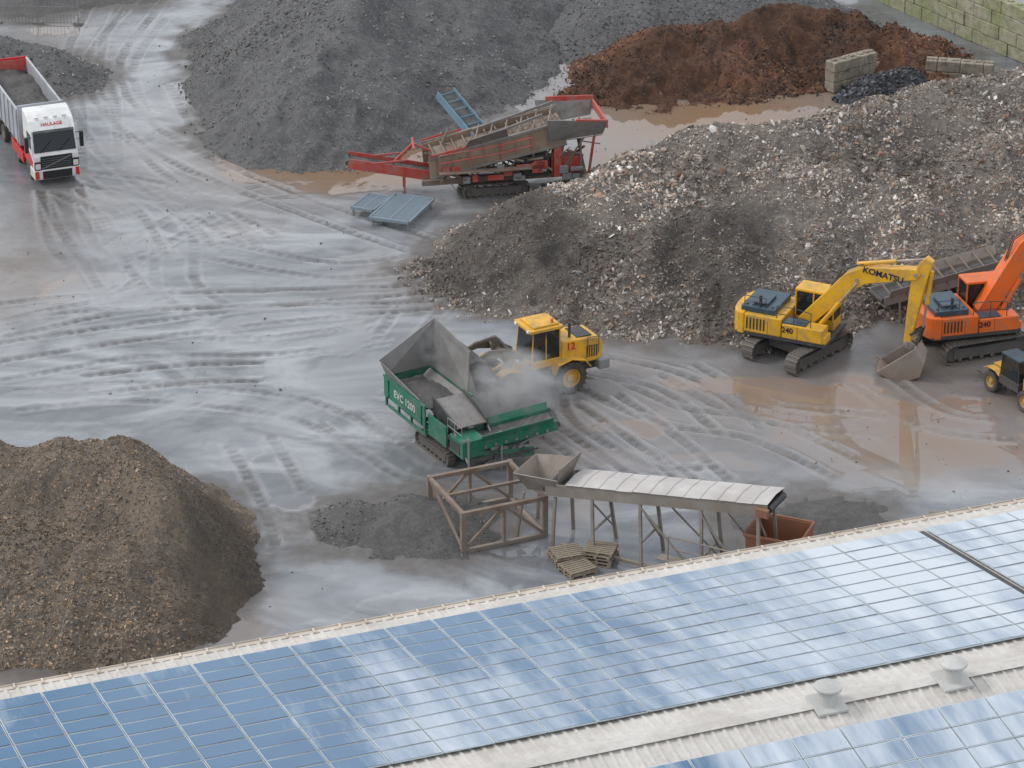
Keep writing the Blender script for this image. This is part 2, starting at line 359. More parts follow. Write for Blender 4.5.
dk=Pile("shredded_tyre_pile",[(868,78,1.2,905,68,1.6)],.8,DKM,91,.5,.24,.12,.5,.3,.2)
dk.scatter(6000,.04,.2,[(.06,.065,.075),(.11,.115,.13),(.03,.03,.03)],12,.35,'shreds')
tl=Pile("stone_heap",[(-10,42,1.9,45,48,1.7),(-60,30,2.2,-10,42,1.9)],.6,GRM,97,.7,.12,.16,.8)
tl.scatter(4000,.03,.13,[(.15,.15,.15),(.24,.23,.22),(.1,.1,.1)],15,.7,'stones',low=True)
FNM=pile_mat("wet_fines",[(.10,.095,.09),(.075,.072,.07),(.13,.125,.12),(.055,.053,.052)],4.5,.8,.6)
f1=Pile("fines_heap",[(365,508,.62,425,503,.8),(395,522,.5,440,520,.5)],.42,FNM,101,.8,.1,.12,.5,.4,.1)
f1.scatter(3200,.015,.08,[(.14,.14,.14),(.2,.19,.18),(.08,.08,.08)],13,.8,'fines_stones',low=True)
f2=Pile("fines_heap",[(780,512,.7,840,506,.5)],.4,FNM,107,.9,.12,.13,.5,.3,.1)
f3=Pile("spoil_heap",[(30,-30,1.6,120,-40,1.6)],.5,FNM,109,.9,.12,.2)
# ------------------------------------------------------------------ ground
def axis(lo,hi,step,far):
    a=list(np.arange(lo,hi,step)); out=[];d=step
    x=lo
    while x>-far: d*=1.35; x-=d; out.append(x)
    pre=out[::-1]; post=[];d=step;x=a[-1]
    while x<far: d*=1.35; x+=d; post.append(x)
    return np.array(pre+a+post)
gx=axis(-37,41,.115,3000); gy=axis(82,186,.16,3200)
X,Y=np.meshgrid(gx,gy)
wx=X+1.2*fbm(X,Y,3.4,3,201)+.35*fbm(X,Y,.8,2,205); wy=Y+2.0*fbm(X,Y,3.8,3,202)+.6*fbm(X,Y,.9,2,206)
def blob(u,v,ru,rv):
    cx,cy=P(u,v); ax=abs(P(u+ru,v)[0]-cx); ay=abs(P(u,v-rv)[1]-cy)
    return np.exp(-np.minimum(((wx-cx)/ax)**2+((wy-cy)/ay)**2,30))
def blobs(lst):
    s=np.zeros_like(X)
    for b in lst: s=np.maximum(s,blob(*b[:4])*(b[4] if len(b)>4 else 1))
    return s
pud=blobs([(335,162,130,28),(265,162,60,18),(440,150,50,18),(560,50,45,50),(545,90,40,22),(605,140,40,45),(735,122,130,28),(640,108,50,14),(820,98,60,16),
 (905,440,130,38),(1000,415,60,25),(730,385,60,16),(820,400,80,22),(660,462,100,14,.9),(590,520,30,30),(600,575,60,18),(505,560,30,12),(640,430,60,14,.7),
 (330,590,80,26,.95),(260,640,60,18,.9),(960,480,70,14),(60,30,40,8),(170,100,60,20,.6),(100,290,120,24,.6),(280,330,130,26,.7),(860,475,60,10),(500,610,90,14,.8),(240,450,50,16,.7),
 (360,370,70,24,.75),(150,250,50,14,.65),(60,400,80,20,.75),(200,390,70,14,.6),(420,455,50,14,.7),(260,230,70,14,.6),(290,500,30,16,.7),(100,150,40,16,.5)])
pud=pud+.2*fbm(X,Y,2.6,4,210)
puddle=sstep(.34,.46,pud)
wetg=sstep(.0,.4,pud)
milk=blobs([(300,600,130,60),(270,480,80,60),(480,590,140,40),(560,30,60,60),(170,360,240,70,.9),(350,430,100,60,1),(280,230,170,45,.8),(960,485,100,22,1),(700,505,80,18,.9),(60,370,90,70,.8),(150,90,80,90,.7),(440,330,60,60,.6)])
brown=blobs([(10,270,60,55,.8),(60,215,60,40,.6),(350,160,190,44,1),(735,122,180,50,1),(700,400,180,60,.7),(880,390,160,50,.8),(930,440,120,30,.7),(960,360,120,40,.8),(40,680,200,40,.8),(560,440,90,60,.6),(240,620,40,30,.4),(30,70,60,60,.6),(400,280,50,30,.5),(620,370,90,40,.7),(610,150,50,40,.6)])
dirt=np.zeros_like(X)
for p in PILES:
    msk=(X>p.box[0]-1)&(X<p.box[1]+1)&(Y>p.box[2]-1)&(Y<p.box[3]+1)
    hh=p.h(X[msk],Y[msk],False); v=sstep(-.6,-.02,hh+.3*fbm(X[msk],Y[msk],.9,3,220)); dirt[msk]=np.maximum(dirt[msk],v)
trk=np.zeros_like(X); ridge=np.zeros_like(X)
def track(pts,off=(.95,-.95),wd=.3,st=1.0):
    global trk,ridge
    q=[P(*a) for a in pts]
    pp=[q[0]]+q+[q[-1]]; cur=[]
    for i in range(1,len(pp)-2):
        p0,p1,p2,p3=[np.array(pp[i+k]) for k in(-1,0,1,2)]
        for t in np.linspace(0,1,7)[:-1]: cur.append(.5*((2*p1)+(-p0+p2)*t+(2*p0-5*p1+4*p2-p3)*t*t+(-p0+3*p1-3*p2+p3)*t**3))
    cur.append(np.array(q[-1])); cur=np.array(cur); S=0
    for i in range(len(cur)-1):
        a,b=cur[i],cur[i+1]; ix0,ix1=np.searchsorted(gx,[min(a[0],b[0])-2,max(a[0],b[0])+2]); iy0,iy1=np.searchsorted(gy,[min(a[1],b[1])-2,max(a[1],b[1])+2])
        d=b-a; l=np.hypot(*d)+1e-6; d=d/l
        if ix1<=ix0 or iy1<=iy0: S+=l; continue
        xs=X[iy0:iy1,ix0:ix1]; ys=Y[iy0:iy1,ix0:ix1]
        t=np.clip((xs-a[0])*d[0]+(ys-a[1])*d[1],0,l); px_=xs-a[0]-t*d[0]; py_=ys-a[1]-t*d[1]
        sg=d[0]*py_-d[1]*px_; dist=np.hypot(px_,py_)
        tread=.72+.28*np.sign(np.sin((S+t)*2*math.pi/.55))
        fade=np.clip(.75+1.2*fbm(xs,ys,2.5,3,244),.2,1)
        for o in off:
            dd=np.abs(np.where(dist<np.abs(sg)+.02,sg,99)-o+.06*fbm(xs,ys,1.0,2,240))
            trk[iy0:iy1,ix0:ix1]=np.maximum(trk[iy0:iy1,ix0:ix1],st*tread*fade*(1-sstep(wd*.6,wd,dd)))
            ridge[iy0:iy1,ix0:ix1]=np.maximum(ridge[iy0:iy1,ix0:ix1],st*fade*np.exp(-((dd-wd*1.15)/.1)**2))
        S+=l
TR_=[([(0,330),(120,306),(260,298),(430,294)],1),([(0,352),(140,332),(300,312),(450,300)],1),([(0,312),(100,302),(230,300),(350,296)],.8),
 ([(62,195),(85,235),(120,285),(135,300)],1),([(75,190),(120,215),(150,262)],1),([(60,190),(70,240),(90,262)],.9),([(90,180),(150,190),(200,215),(240,250)],.8),
 ([(150,0),(105,60),(120,110),(190,160),(330,215),(420,245)],.9),([(110,0),(85,50),(95,120),(150,180),(260,240)],.8),([(180,20),(150,70),(175,130)],.6),([(60,60),(95,90),(100,170)],.8),
 ([(90,385),(180,375),(260,372)],.9),([(250,440),(285,500),(300,545)],.9),([(600,400),(650,435),(710,485)],1),([(560,410),(620,450),(700,500)],1),([(680,370),(760,410),(880,425)],.7),
 ([(20,400),(140,392),(300,410),(380,450)],.6),([(520,240),(440,290),(380,360)],.5),([(210,250),(330,270),(420,262)],.6),([(600,365),(680,385),(740,430)],.9),([(870,380),(940,420),(1024,430)],.6),([(340,420),(420,470),(500,480)],.6),
 ([(600,385),(670,415),(760,430),(850,470)],.8),([(540,400),(560,430),(640,475),(720,478)],.8),([(420,200),(330,190),(230,200),(120,260)],.5),([(0,372),(130,350),(280,345),(380,330)],.6),([(100,175),(170,230),(180,290),(260,330)],.6)]
for t,s_ in TR_: track(t,st=s_)
for (u,v) in((100,303),(128,300),(150,296),(112,285)): track([(u,v),(u+10,v+5),(u+24,v-6)],(0,),.25,.8)
nz=.035*fbm(X,Y,1.3,4,250)+.05*fbm(X,Y,6,2,251)+.014*fbm(X,Y,.35,2,252)
Z=nz*(1-wetg*.85)-trk*.06*(1-puddle*.9)+ridge*.08*(1-puddle*.8)+dirt*.05*(1+fbm(X,Y,.6,3,255))
Z=np.where(puddle>.5,np.where(trk+ridge>.35,Z,-.015),Z); far=sstep(150,400,np.abs(X)+np.abs(Y-120)); Z=Z*(1-far)
pudv=puddle*(1-.75*np.clip(ridge,0,1)-.5*np.clip(trk,0,1)); 
ny,nx=X.shape; idx=np.arange(nx*ny).reshape(ny,nx)
F=np.stack([idx[:-1,:-1],idx[:-1,1:],idx[1:,1:],idx[1:,:-1]],-1).reshape(-1,4)
A1=np.stack([np.clip(pudv,0,1),np.clip(trk,0,1),dirt,np.clip(ridge,0,1)],-1).reshape(-1,4); A2=np.stack([milk,brown,wetg,np.ones_like(X)],-1).reshape(-1,4)
m,nt,b=newmat("wet_yard_slurry"); oc=objc(nt)
def attr(nm):
    a=nt.nodes.new("ShaderNodeAttribute"); a.attribute_name=nm; s=nt.nodes.new("ShaderNodeSeparateColor"); nt.links.new(a.outputs['Color'],s.inputs[0]); return s.outputs,a.outputs['Alpha']
(s1,a1),(s2,_)=attr('masks'),attr('tone')
mp=nt.nodes.new("ShaderNodeMapping"); mp.inputs['Scale'].default_value=(.10,.20,1); mp.inputs['Rotation'].default_value=(0,0,.25); nt.links.new(oc,mp.inputs[0])
streak=noise(nt,1.0,6,.5,mp.outputs[0],2.6)
mp2=nt.nodes.new("ShaderNodeMapping"); mp2.inputs['Scale'].default_value=(.45,.7,1); nt.links.new(oc,mp2.inputs[0])
st2=noise(nt,1.0,7,.6,mp2.outputs[0],.7)
base=mix(nt,ramp(nt,streak,.36,.62),(.145,.155,.168),(.215,.227,.243))
mk=mth(nt,'MULTIPLY',s2[0],ramp(nt,mth(nt,'ADD',mth(nt,'MULTIPLY',streak,.8),mth(nt,'MULTIPLY',st2,.2)),.44,.60),True)
base=mix(nt,mth(nt,'MULTIPLY',mk,.85),base,(.40,.42,.44))
base=mix(nt,mth(nt,'MULTIPLY',s2[1],mth(nt,'ADD',st2,.4),True),base,(.195,.157,.13))
base=mix(nt,mth(nt,'MULTIPLY',ramp(nt,st2,.5,.7),.3),base,(.13,.125,.12))
base=mix(nt,mth(nt,'MULTIPLY',s1[1],.8),base,(.085,.08,.075))
base=mix(nt,mth(nt,'MULTIPLY',a1,.5),base,(.38,.385,.39))
base=mix(nt,mth(nt,'MULTIPLY',s1[2],mth(nt,'ADD',noise(nt,2.5,6,.7,oc),.3),True),base,(.105,.092,.082))
pc=mix(nt,s2[1],mix(nt,.5,base,(.25,.262,.278)),(.245,.15,.085))
base=mix(nt,mth(nt,'MULTIPLY',s1[0],.9),base,pc)
base=mix(nt,mth(nt,'MULTIPLY',ramp(nt,noise(nt,9,5,.75,oc),.55,.75),mth(nt,'MULTIPLY',mth(nt,'SUBTRACT',1.0,s1[0],True),.3)),base,(.09,.085,.08))
nt.links.new(base,b.inputs['Base Color'])
rg=mth(nt,'ADD',mth(nt,'MULTIPLY',ramp(nt,st2,.35,.65),.22),.14)
rg=mth(nt,'ADD',rg,mth(nt,'MULTIPLY',s1[2],.35),True)
rg=mix(nt,s2[2],rg,mth(nt,'MULTIPLY',rg,.6)); rg=mix(nt,s1[0],rg,.03); nt.links.new(rg,b.inputs['Roughness'])
bump(nt,b,noise(nt,5,9,.7,oc),mth(nt,'MULTIPLY',mth(nt,'SUBTRACT',1.0,s1[0],True),.3),.05)
mesh_np("ground",np.stack([X.ravel(),Y.ravel(),Z.ravel()],1),F,[m],True,{'masks':A1,'tone':A2})
r=np.random.default_rng(77); n=3600
gxs=r.uniform(-30,36,n); gys=r.uniform(88,165,n); kk=fbm(gxs,gys,7,3,300)>.05; gxs,gys=gxs[kk],gys[kk]; n=len(gxs)
so_=.015+.06*r.random(n)**4; stones("loose_stones",gxs,gys,so_*.2,so_,np.array([(.15,.14,.13)])*r.uniform(.5,1.6,(n,1)),STN,.7,None,5)
# ------------------------------------------------------------------ warehouse
ZE=6.5; SLT=.17
A=np.array(P(0,695,ZE)); B=np.array(P(1024,505,ZE)); ed=(B-A)/np.linalg.norm(B-A); nd=np.array([ed[1],-ed[0]]); phi=math.atan2(ed[1],ed[0])
E0=A+ed*20
def roofw(u,v,near=False,Wr=0):
    ww=0
    for _ in range(60):
        z=ZE+SLT*ww if (not near or ww<Wr) else ZE+SLT*Wr-SLT*(ww-Wr)
        q=np.array(P(u,v,z)); ww=.5*ww+.5*float(np.dot(q-E0,nd))
    return ww,float(np.dot(q-E0,ed))
W1,_=roofw(1024,640); WR,_=roofw(1024,661)
bl=Thing("warehouse_building",(E0[0],E0[1],0),phi)
S0,S1=-60,75
m,nt,b=newmat("roof_sheet"); oc=objc(nt)
c=mix(nt,ramp(nt,noise(nt,.5,8,.7,oc,.5),.4,.65),(.60,.575,.54),(.46,.435,.40)); c=mix(nt,mth(nt,'MULTIPLY',ramp(nt,noise(nt,5,6,.7,oc),.5,.75),.5),c,(.30,.27,.235))
nt.links.new(c,b.inputs['Base Color']); b.inputs['Roughness'].default_value=.6; ROOF=m
def zr(wv,near): return ZE+SLT*wv if not near else ZE+SLT*WR-SLT*(wv-WR)
per=.36
prof=[(0,0),(.20,0),(.23,.045),(.31,.045),(.34,0)]
def sheet(name,w0,w1,near):
    ss=[];hh=[]
    k=S0
    while k<S1:
        for a,hq in prof: ss.append(k+a); hh.append(hq)
        k+=per
    n=len(ss); pt=bl.p(name,ROOF,0); vs=[(ss[i],-w0,zr(w0,near)+hh[i]) for i in range(n)]+[(ss[i],-w1,zr(w1,near)+hh[i]) for i in range(n)]
    pt.add(vs,[(i,i+n,i+n+1,i+1) for i in range(n-1)])
WN=WR+19
sheet("roof_far_slope",-.25,WR-.02,False); sheet("roof_near_slope",WR+.02,WN,True)
TRIM=paint("cream_trim",(.60,.53,.45),.5,.45,(.3,.26,.22),0,-1)
CLAD=paint("wall_cladding",(.38,.40,.40),.5,.3,(.25,.23,.2),0,1.5)
t=bl.p("eave_gutter",TRIM,.02); t.bb(S0,S1,.27,.47,ZE-.22,ZE-.02); t.bb(S0,S1,.47,.5,ZE-.24,ZE+.03)
t=bl.p("eave_brackets",TRIM,0)
for k in range(int((S1-S0)/.9)): t.bb(S0+k*.9,S0+k*.9+.06,.24,.49,ZE-.02,ZE+.045)
t=bl.p("walls",CLAD,0)
t.bb(S0+.2,S1-.2,-.1,.1,0,ZE-.07); t.bb(S0+.2,S1-.2,-WN+.2,-WN+.4,0,zr(WN,True)-.1)
for sx in(S0+.2,S1-.4):
    pr=[(0,0),(0,ZE-.1),(-WR,zr(WR,False)-.1),(-WN+.4,zr(WN,True)-.1),(-WN+.4,0)]
    t.add([(sx,p[0],p[1]) for p in pr]+[(sx+.2,p[0],p[1]) for p in pr],[tuple(range(5)),tuple(range(9,4,-1))]+[(i,(i+1)%5,(i+1)%5+5,i+5) for i in range(5)])
t=bl.p("wall_ribs",CLAD,0)
for k in range(int((S1-S0)/1.0)): t.bb(S0+k*1.0+.3,S0+k*1.0+.4,.1,.15,0,ZE-.25)
t=bl.p("roller_doors",GRY,.01)
for k in range(5): t.bb(-35+k*20,-31+k*20,.152,.20,0,4.5)
zrd=zr(WR,False); t=bl.p("ridge_cap",ROOF,.01)
for near in(0,1):
    sg=-1 if near else 1
    t.plate([(S0,-WR,zrd+.10),(S1,-WR,zrd+.10),(S1,-WR+sg*.32,zrd+.10-SLT*.32+.0),(S0,-WR+sg*.32,zrd+.10-SLT*.32)][::(1 if near else -1)],.012)
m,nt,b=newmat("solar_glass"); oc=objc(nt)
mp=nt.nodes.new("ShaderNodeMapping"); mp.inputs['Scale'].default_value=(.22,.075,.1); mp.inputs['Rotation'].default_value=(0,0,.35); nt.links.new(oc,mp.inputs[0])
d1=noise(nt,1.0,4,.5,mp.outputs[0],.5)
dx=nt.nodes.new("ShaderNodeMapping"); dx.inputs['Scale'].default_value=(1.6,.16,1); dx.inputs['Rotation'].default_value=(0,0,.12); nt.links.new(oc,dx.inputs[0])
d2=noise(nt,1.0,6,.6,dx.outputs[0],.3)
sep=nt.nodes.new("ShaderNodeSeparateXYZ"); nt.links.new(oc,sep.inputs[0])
grad=mth(nt,'MULTIPLY',mth(nt,'ADD',sep.outputs[0],6),.0065)  # whitens along +x, a sky reflection painted into the panel colour
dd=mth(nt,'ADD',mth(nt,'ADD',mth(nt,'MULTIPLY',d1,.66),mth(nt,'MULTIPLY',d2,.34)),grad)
dust_sheen=ramp(nt,dd,.44,.68)  # dusty streaks plus pale cloud reflection, both put into the base colour
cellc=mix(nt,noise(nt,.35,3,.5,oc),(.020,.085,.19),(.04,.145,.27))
c=mix(nt,mth(nt,'MULTIPLY',dust_sheen,.88),cellc,(.60,.65,.70)); nt.links.new(c,b.inputs['Base Color'])
nt.links.new(mth(nt,'ADD',mth(nt,'MULTIPLY',dust_sheen,.3),.1),b.inputs['Roughness'])
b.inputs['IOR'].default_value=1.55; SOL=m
FRM=paint("panel_frame",(.52,.58,.62),.4,.2,(.4,.4,.4),.1,-1)
def arr(w0,nr,pw,pd,near,s_list):
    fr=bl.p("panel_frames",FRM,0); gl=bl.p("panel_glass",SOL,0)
    sl=-SLT if near else SLT
    for s in s_list:
        for k in range(nr):
            wa=w0+k*pd*1.0; wb=wa+pd-.035
            z0=zr(wa,near);z1=zr(wb,near)
            o=.11; h=.04; x0,x1=s,s+pw-.03
            fr.add([(x0,-wa,z0+o),(x1,-wa,z0+o),(x1,-wb,z1+o),(x0,-wb,z1+o),(x0,-wa,z0+o+h),(x1,-wa,z0+o+h),(x1,-wb,z1+o+h),(x0,-wb,z1+o+h)],[(0,1,2,3),(7,6,5,4),(0,4,5,1),(1,5,6,2),(2,6,7,3),(3,7,4,0)])
            i=.03; f=i*sl; jz=random.uniform(0,.012); jx=random.uniform(0,.012)
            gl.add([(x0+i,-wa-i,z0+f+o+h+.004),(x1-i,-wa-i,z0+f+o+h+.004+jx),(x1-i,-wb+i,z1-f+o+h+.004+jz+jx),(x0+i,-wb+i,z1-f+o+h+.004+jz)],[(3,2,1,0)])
PW=1.62
_,sg_=roofw(905,527)
gaps=sg_
sl1=[gaps-PW*(k+1) for k in range(int((gaps-S0-1)/PW))]+[gaps+.34+PW*k for k in range(int((S1-gaps-1.5)/PW))]
bl.p("roof_walkway_gap",DRK,0).add([(gaps+.02,-.8,zr(.8,False)+.06),(gaps+.28,-.8,zr(.8,False)+.06),(gaps+.28,-W1,zr(W1,False)+.06),(gaps+.02,-W1,zr(W1,False)+.06)],[(3,2,1,0)])
nr=11; PD=(W1-.75)/nr
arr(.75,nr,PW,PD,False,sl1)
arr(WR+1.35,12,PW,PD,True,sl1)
va=bl.p("ridge_ventilators",paint("vent_metal",(.52,.52,.50),.5,.4,(.35,.33,.3),.1,-1),.01)
for (u,v) in((827,706),(952,682)):
    wv,sv=roofw(u,v,True,WR); zb=zr(wv,True)
    va.box((sv,-wv,zb+.09),(1.0,.95,.1),Matrix.Rotation(math.atan(SLT),3,'X'))
    va.tube((sv,-wv,zb),(sv,-wv,zb+.55),.29,20); va.tube((sv,-wv,zb+.50),(sv,-wv,zb+.56),.33,20); va.tube((sv,-wv,zb+.63),(sv,-wv,zb+.70),.43,20,.43); va.tube((sv,-wv,zb+.70),(sv,-wv,zb+.80),.43,20,.12)
    for k in range(6):
        a=k*math.pi/3; va.box((sv+.32*math.cos(a),-wv+.32*math.sin(a),zb+.6),(.04,.04,.1))
bl.done()
# ------------------------------------------------------------------ concrete block walls
m,nt,b=newmat("mossy_concrete"); oc=objc(nt)
c=mix(nt,ramp(nt,noise(nt,.5,7,.75,oc,.6),.4,.6),(.36,.34,.25),(.25,.27,.13)); c=mix(nt,ramp(nt,noise(nt,2.5,7,.75,oc),.45,.7),c,(.14,.13,.10))
nt.links.new(c,b.inputs['Base Color']); b.inputs['Roughness'].default_value=.9; bump(nt,b,noise(nt,9,6,.7,oc),.4,.03); MOSS=m
m,nt,b=newmat("dirty_concrete"); oc=objc(nt)
c=mix(nt,ramp(nt,noise(nt,.7,7,.75,oc,.6),.4,.6),(.33,.29,.23),(.22,.19,.15)); c=mix(nt,ramp(nt,noise(nt,3,7,.75,oc),.45,.7),c,(.12,.10,.08))
nt.links.new(c,b.inputs['Base Color']); b.inputs['Roughness'].default_value=.9; bump(nt,b,noise(nt,9,6,.7,oc),.4,.03); CONC=m
def blockwall(p0,p1,rows,name="concrete_block_wall",bw=1.6,bh=.8,steps=None,mat=None):
    mat=mat or MOSS
    a=np.array(P(*p0)); c_=np.array(P(*p1)); L_=np.linalg.norm(c_-a); th=Thing(name,(a[0],a[1],0),math.atan2(c_[1]-a[1],c_[0]-a[0]))
    pt=th.p('blocks',mat,.05); st=th.p('block_studs',mat,.02)
    for r_ in range(rows):
        off=-(r_%2)*bw/2; k=0; top=L_ if steps is None else L_*steps[r_]
        while off+k*bw<top:
            x0=max(0,off+k*bw); x1=min(top,off+(k+1)*bw); dy=random.uniform(-.06,.06)
            if x1-x0>.2:
                pt.bb(x0+.012,x1-.012,-.4+dy,.4+dy,r_*bh+.008,(r_+1)*bh-.008)
                if r_==rows-1 or steps is not None:
                    for q in(.25,.75): 
                        xx=x0+(x1-x0)*q; st.bb(xx-.14,xx+.14,-.14,.14,(r_+1)*bh-.012,(r_+1)*bh+.07)
            k+=1
    th.done()
blockwall((862,-8),(1100,94),4)
blockwall((828,92),(935,64),3,bw=1.3,bh=.6,steps=[1,.85,.4],mat=CONC)
blockwall((925,80),(1010,86),2,bw=1.3,bh=.65,steps=[1,.8],mat=CONC)
# ------------------------------------------------------------------ tipper truck
a=P(58,184); TY=math.radians(-90+22)
tk=Thing("tipper_truck",a,TY,.96)
cb=tk.p('cab',WHT,.06)
cb.prism([(0,.95),(.02,1.65),(-.12,1.9),(-.42,2.98),(-.75,3.45),(-1.5,3.75),(-2.15,3.8),(-2.2,.95)],-1.22,1.22)
lo=tk.p('bumper',WHT,.05); lo.bb(-.9,.10,-1.25,1.25,.38,.93)
gr=tk.p('grille',BLK,.01); gr.bb(.03,.07,-.86,.86,.95,1.68); gr.bb(.105,.13,-.8,.8,.42,.86)
gb=tk.p('grille_bars',GRY,.0)
for k in range(5): gb.bb(.07,.08,-.8,.8,1.05+k*.12,1.062+k*.12)
gb.beam((.085,-.8,1.0),(.085,.8,1.6),.03,.03)
ws=tk.p('windscreen',WGL,.01)
ws.plate([(-.085,-1.14,1.86),(-.085,1.14,1.86),(-.405,1.10,2.95),(-.405,-1.10,2.95)],.03)
for s in(-1,1):
    ws.bb(-1.3,-.45,s*1.225-.012,s*1.225+.012,1.95,2.8)
    tk.p('mirrors',BLK,.03).bb(-.35,-.15,s*1.5-.1,s*1.5+.1,1.9,2.75); tk.p('mirrors',BLK).beam((-.3,s*1.2,2.7),(-.3,s*1.45,2.7),.05,.05)
    tk.p('headlamps',LAMP,.03).bb(.04,.115,s*1.03-.14,s*1.03+.14,1.0,1.3); tk.p('headlamps',LAMP).bb(.10,.125,s*1.03-.1,s*1.03+.1,.5,.62)
    tk.p('lamp_surrounds',BLK,.02).bb(.03,.09,s*1.04-.18,s*1.04+.18,.94,1.4)
    tk.p('stripes',REDC,.01).prism([(-.35,1.0),(-.2,1.35),(-2.2,2.3),(-2.2,1.0)],s*1.224-.006,s*1.224+.006)
    tk.p('stripes',REDC,.01).bb(.133,.14,s*1.1-.1,s*1.1+.1,.45,.9)
    tk.p('side_skirts',REDC,.03).bb(-5.3,-2.6,s*1.15-.08,s*1.15+.08,.45,1.05)
    tk.p('steps',DRK,.02).bb(-1.9,-.9,s*1.15-.08,s*1.15+.08,.4,.95)
    tk.p('wipers',BLK,0).beam((-.03,s*.5-.3,1.88),(-.2,s*.5+.35,2.45),.03,.03)
vs=tk.p('sun_visor',DRK,.02); vs.plate([(-.32,-1.1,3.02),(-.32,1.1,3.02),(-.12,1.1,2.94),(-.12,-1.1,2.94)],.03)
tk.p('roof_lamps',LAMP,.02)
for k in range(4): tk.p('roof_lamps',LAMP).box((-.80,-.75+k*.5,3.58),(.12,.24,.1))
ch=tk.p('chassis',DRK,.02); ch.bb(-11.2,-.5,-.45,-.25,.75,1.05); ch.bb(-11.2,-.5,.25,.45,.75,1.05); ch.bb(-2.2,-1.0,-1.1,1.1,.5,.95); ch.bb(-3.0,-2.4,-1.0,1.0,1.05,2.2)
for x in(-1.35,-4.2,-7.6,-8.95,-10.3):
    for s in(-1,1): wheel(tk,x,s*1.04,.52,.34,WHT if x<-5 else GRY,lug=False)
tb=tk.p('tub',LGRY,.03); X0,X1=-11.6,-3.1
for s in(-1,1):
    tb.bb(X0,X1,s*1.23-.03,s*1.23+.03,1.35,3.35); tb.bb(X0,X1,s*1.26-.06,s*1.26+.06,3.3,3.42)
    for k in range(9): tb.bb(X0+.2+k*1.0,X0+.32+k*1.0,s*1.29-.035,s*1.29+.035,1.35,3.3)
tb.bb(X0,X1,-1.2,1.2,1.3,1.42)
tk.p('headboard',LGRY,.02).bb(X1-.02,X1+.06,-1.27,1.27,1.3,3.6)
tk.p('tailgate',REDC,.02).bb(X0-.08,X0,-1.27,1.27,1.35,3.45)
tk.p('tub_liner',RED,.01).bb(X0+.02,X0+.06,-1.19,1.19,1.5,3.34)
ram=tk.p('tipping_ram',STEEL,.0); ram.tube((X1+.3,0,1.1),(X1+.3,0,3.3),.14)
nx_,ny_=60,20; gxv=np.linspace(X0+.08,X1-.05,nx_); gyv=np.linspace(-1.19,1.19,ny_); LX,LY=np.meshgrid(gxv,gyv)
LZ=2.6+.25*np.cos(LY*1.2)+.22*fbm(LX,LY,1.4,4,400)+.12*fbm(LX,LY,.3,2,401)
ONE=np.ones((nx_*ny_,4))
ix=np.arange(nx_*ny_).reshape(ny_,nx_); LF=np.stack([ix[:-1,:-1],ix[:-1,1:],ix[1:,1:],ix[1:,:-1]],-1).reshape(-1,4)
mesh_np('load',np.stack([LX.ravel(),LY.ravel(),LZ.ravel()],1),LF,[FNM],True,{'shade':ONE},tk.root)
tk.text('cab_lettering','HAULAGE',.26,(-.58,0,3.24),(math.radians(52),0,math.radians(90)),REDC)
tk.done()
# ------------------------------------------------------------------ people
def seated_person(name,loc,yaw,s=1.0):
    J={'pel':(0,0,.0,.15),'sp':(.02,0,.25,.15),'ch':(.02,0,.45,.17),'nk':(.03,0,.60,.065),'hd0':(.05,0,.70,.085),'hd':(.05,0,.80,.10),'ht':(.04,0,.88,.07),
       'hl':(.02,.1,-.01,.1),'kl':(.45,.14,.04,.075),'al':(.50,.14,-.38,.05),'fl':(.66,.14,-.42,.045),
       'hr':(.02,-.1,-.01,.1),'kr':(.45,-.14,.04,.075),'ar':(.50,-.14,-.38,.05),'fr':(.66,-.14,-.42,.045),
       'sl':(.02,.2,.5,.07),'el':(.14,.28,.26,.05),'wl':(.40,.16,.32,.035),'ml':(.47,.15,.34,.04),
       'sr':(.02,-.2,.5,.07),'er':(.14,-.28,.26,.05),'wr':(.40,-.16,.32,.035),'mr':(.47,-.15,.34,.04)}
    ks=list(J); E=[('pel','sp'),('sp','ch'),('ch','nk'),('nk','hd0'),('hd0','hd'),('hd','ht'),('pel','hl'),('hl','kl'),('kl','al'),('al','fl'),('pel','hr'),('hr','kr'),('kr','ar'),('ar','fr'),('ch','sl'),('sl','el'),('el','wl'),('wl','ml'),('ch','sr'),('sr','er'),('er','wr'),('wr','mr')]
    me=bpy.data.meshes.new(name); me.from_pydata([tuple(q*s for q in J[k][:3]) for k in ks],[(ks.index(a),ks.index(b)) for a,b in E],[])
    o=bpy.data.objects.new(name,me); scene.collection.objects.link(o); o.location=loc; o.rotation_euler=(0,0,yaw)
    o.modifiers.new('skin','SKIN'); me.materials.append(HIVIS)
    for i,k in enumerate(ks): me.skin_vertices[0].data[i].radius=(J[k][3]*s,J[k][3]*s)
    me.skin_vertices[0].data[0].use_root=True
    o.modifiers.new('sub','SUBSURF').render_levels=2
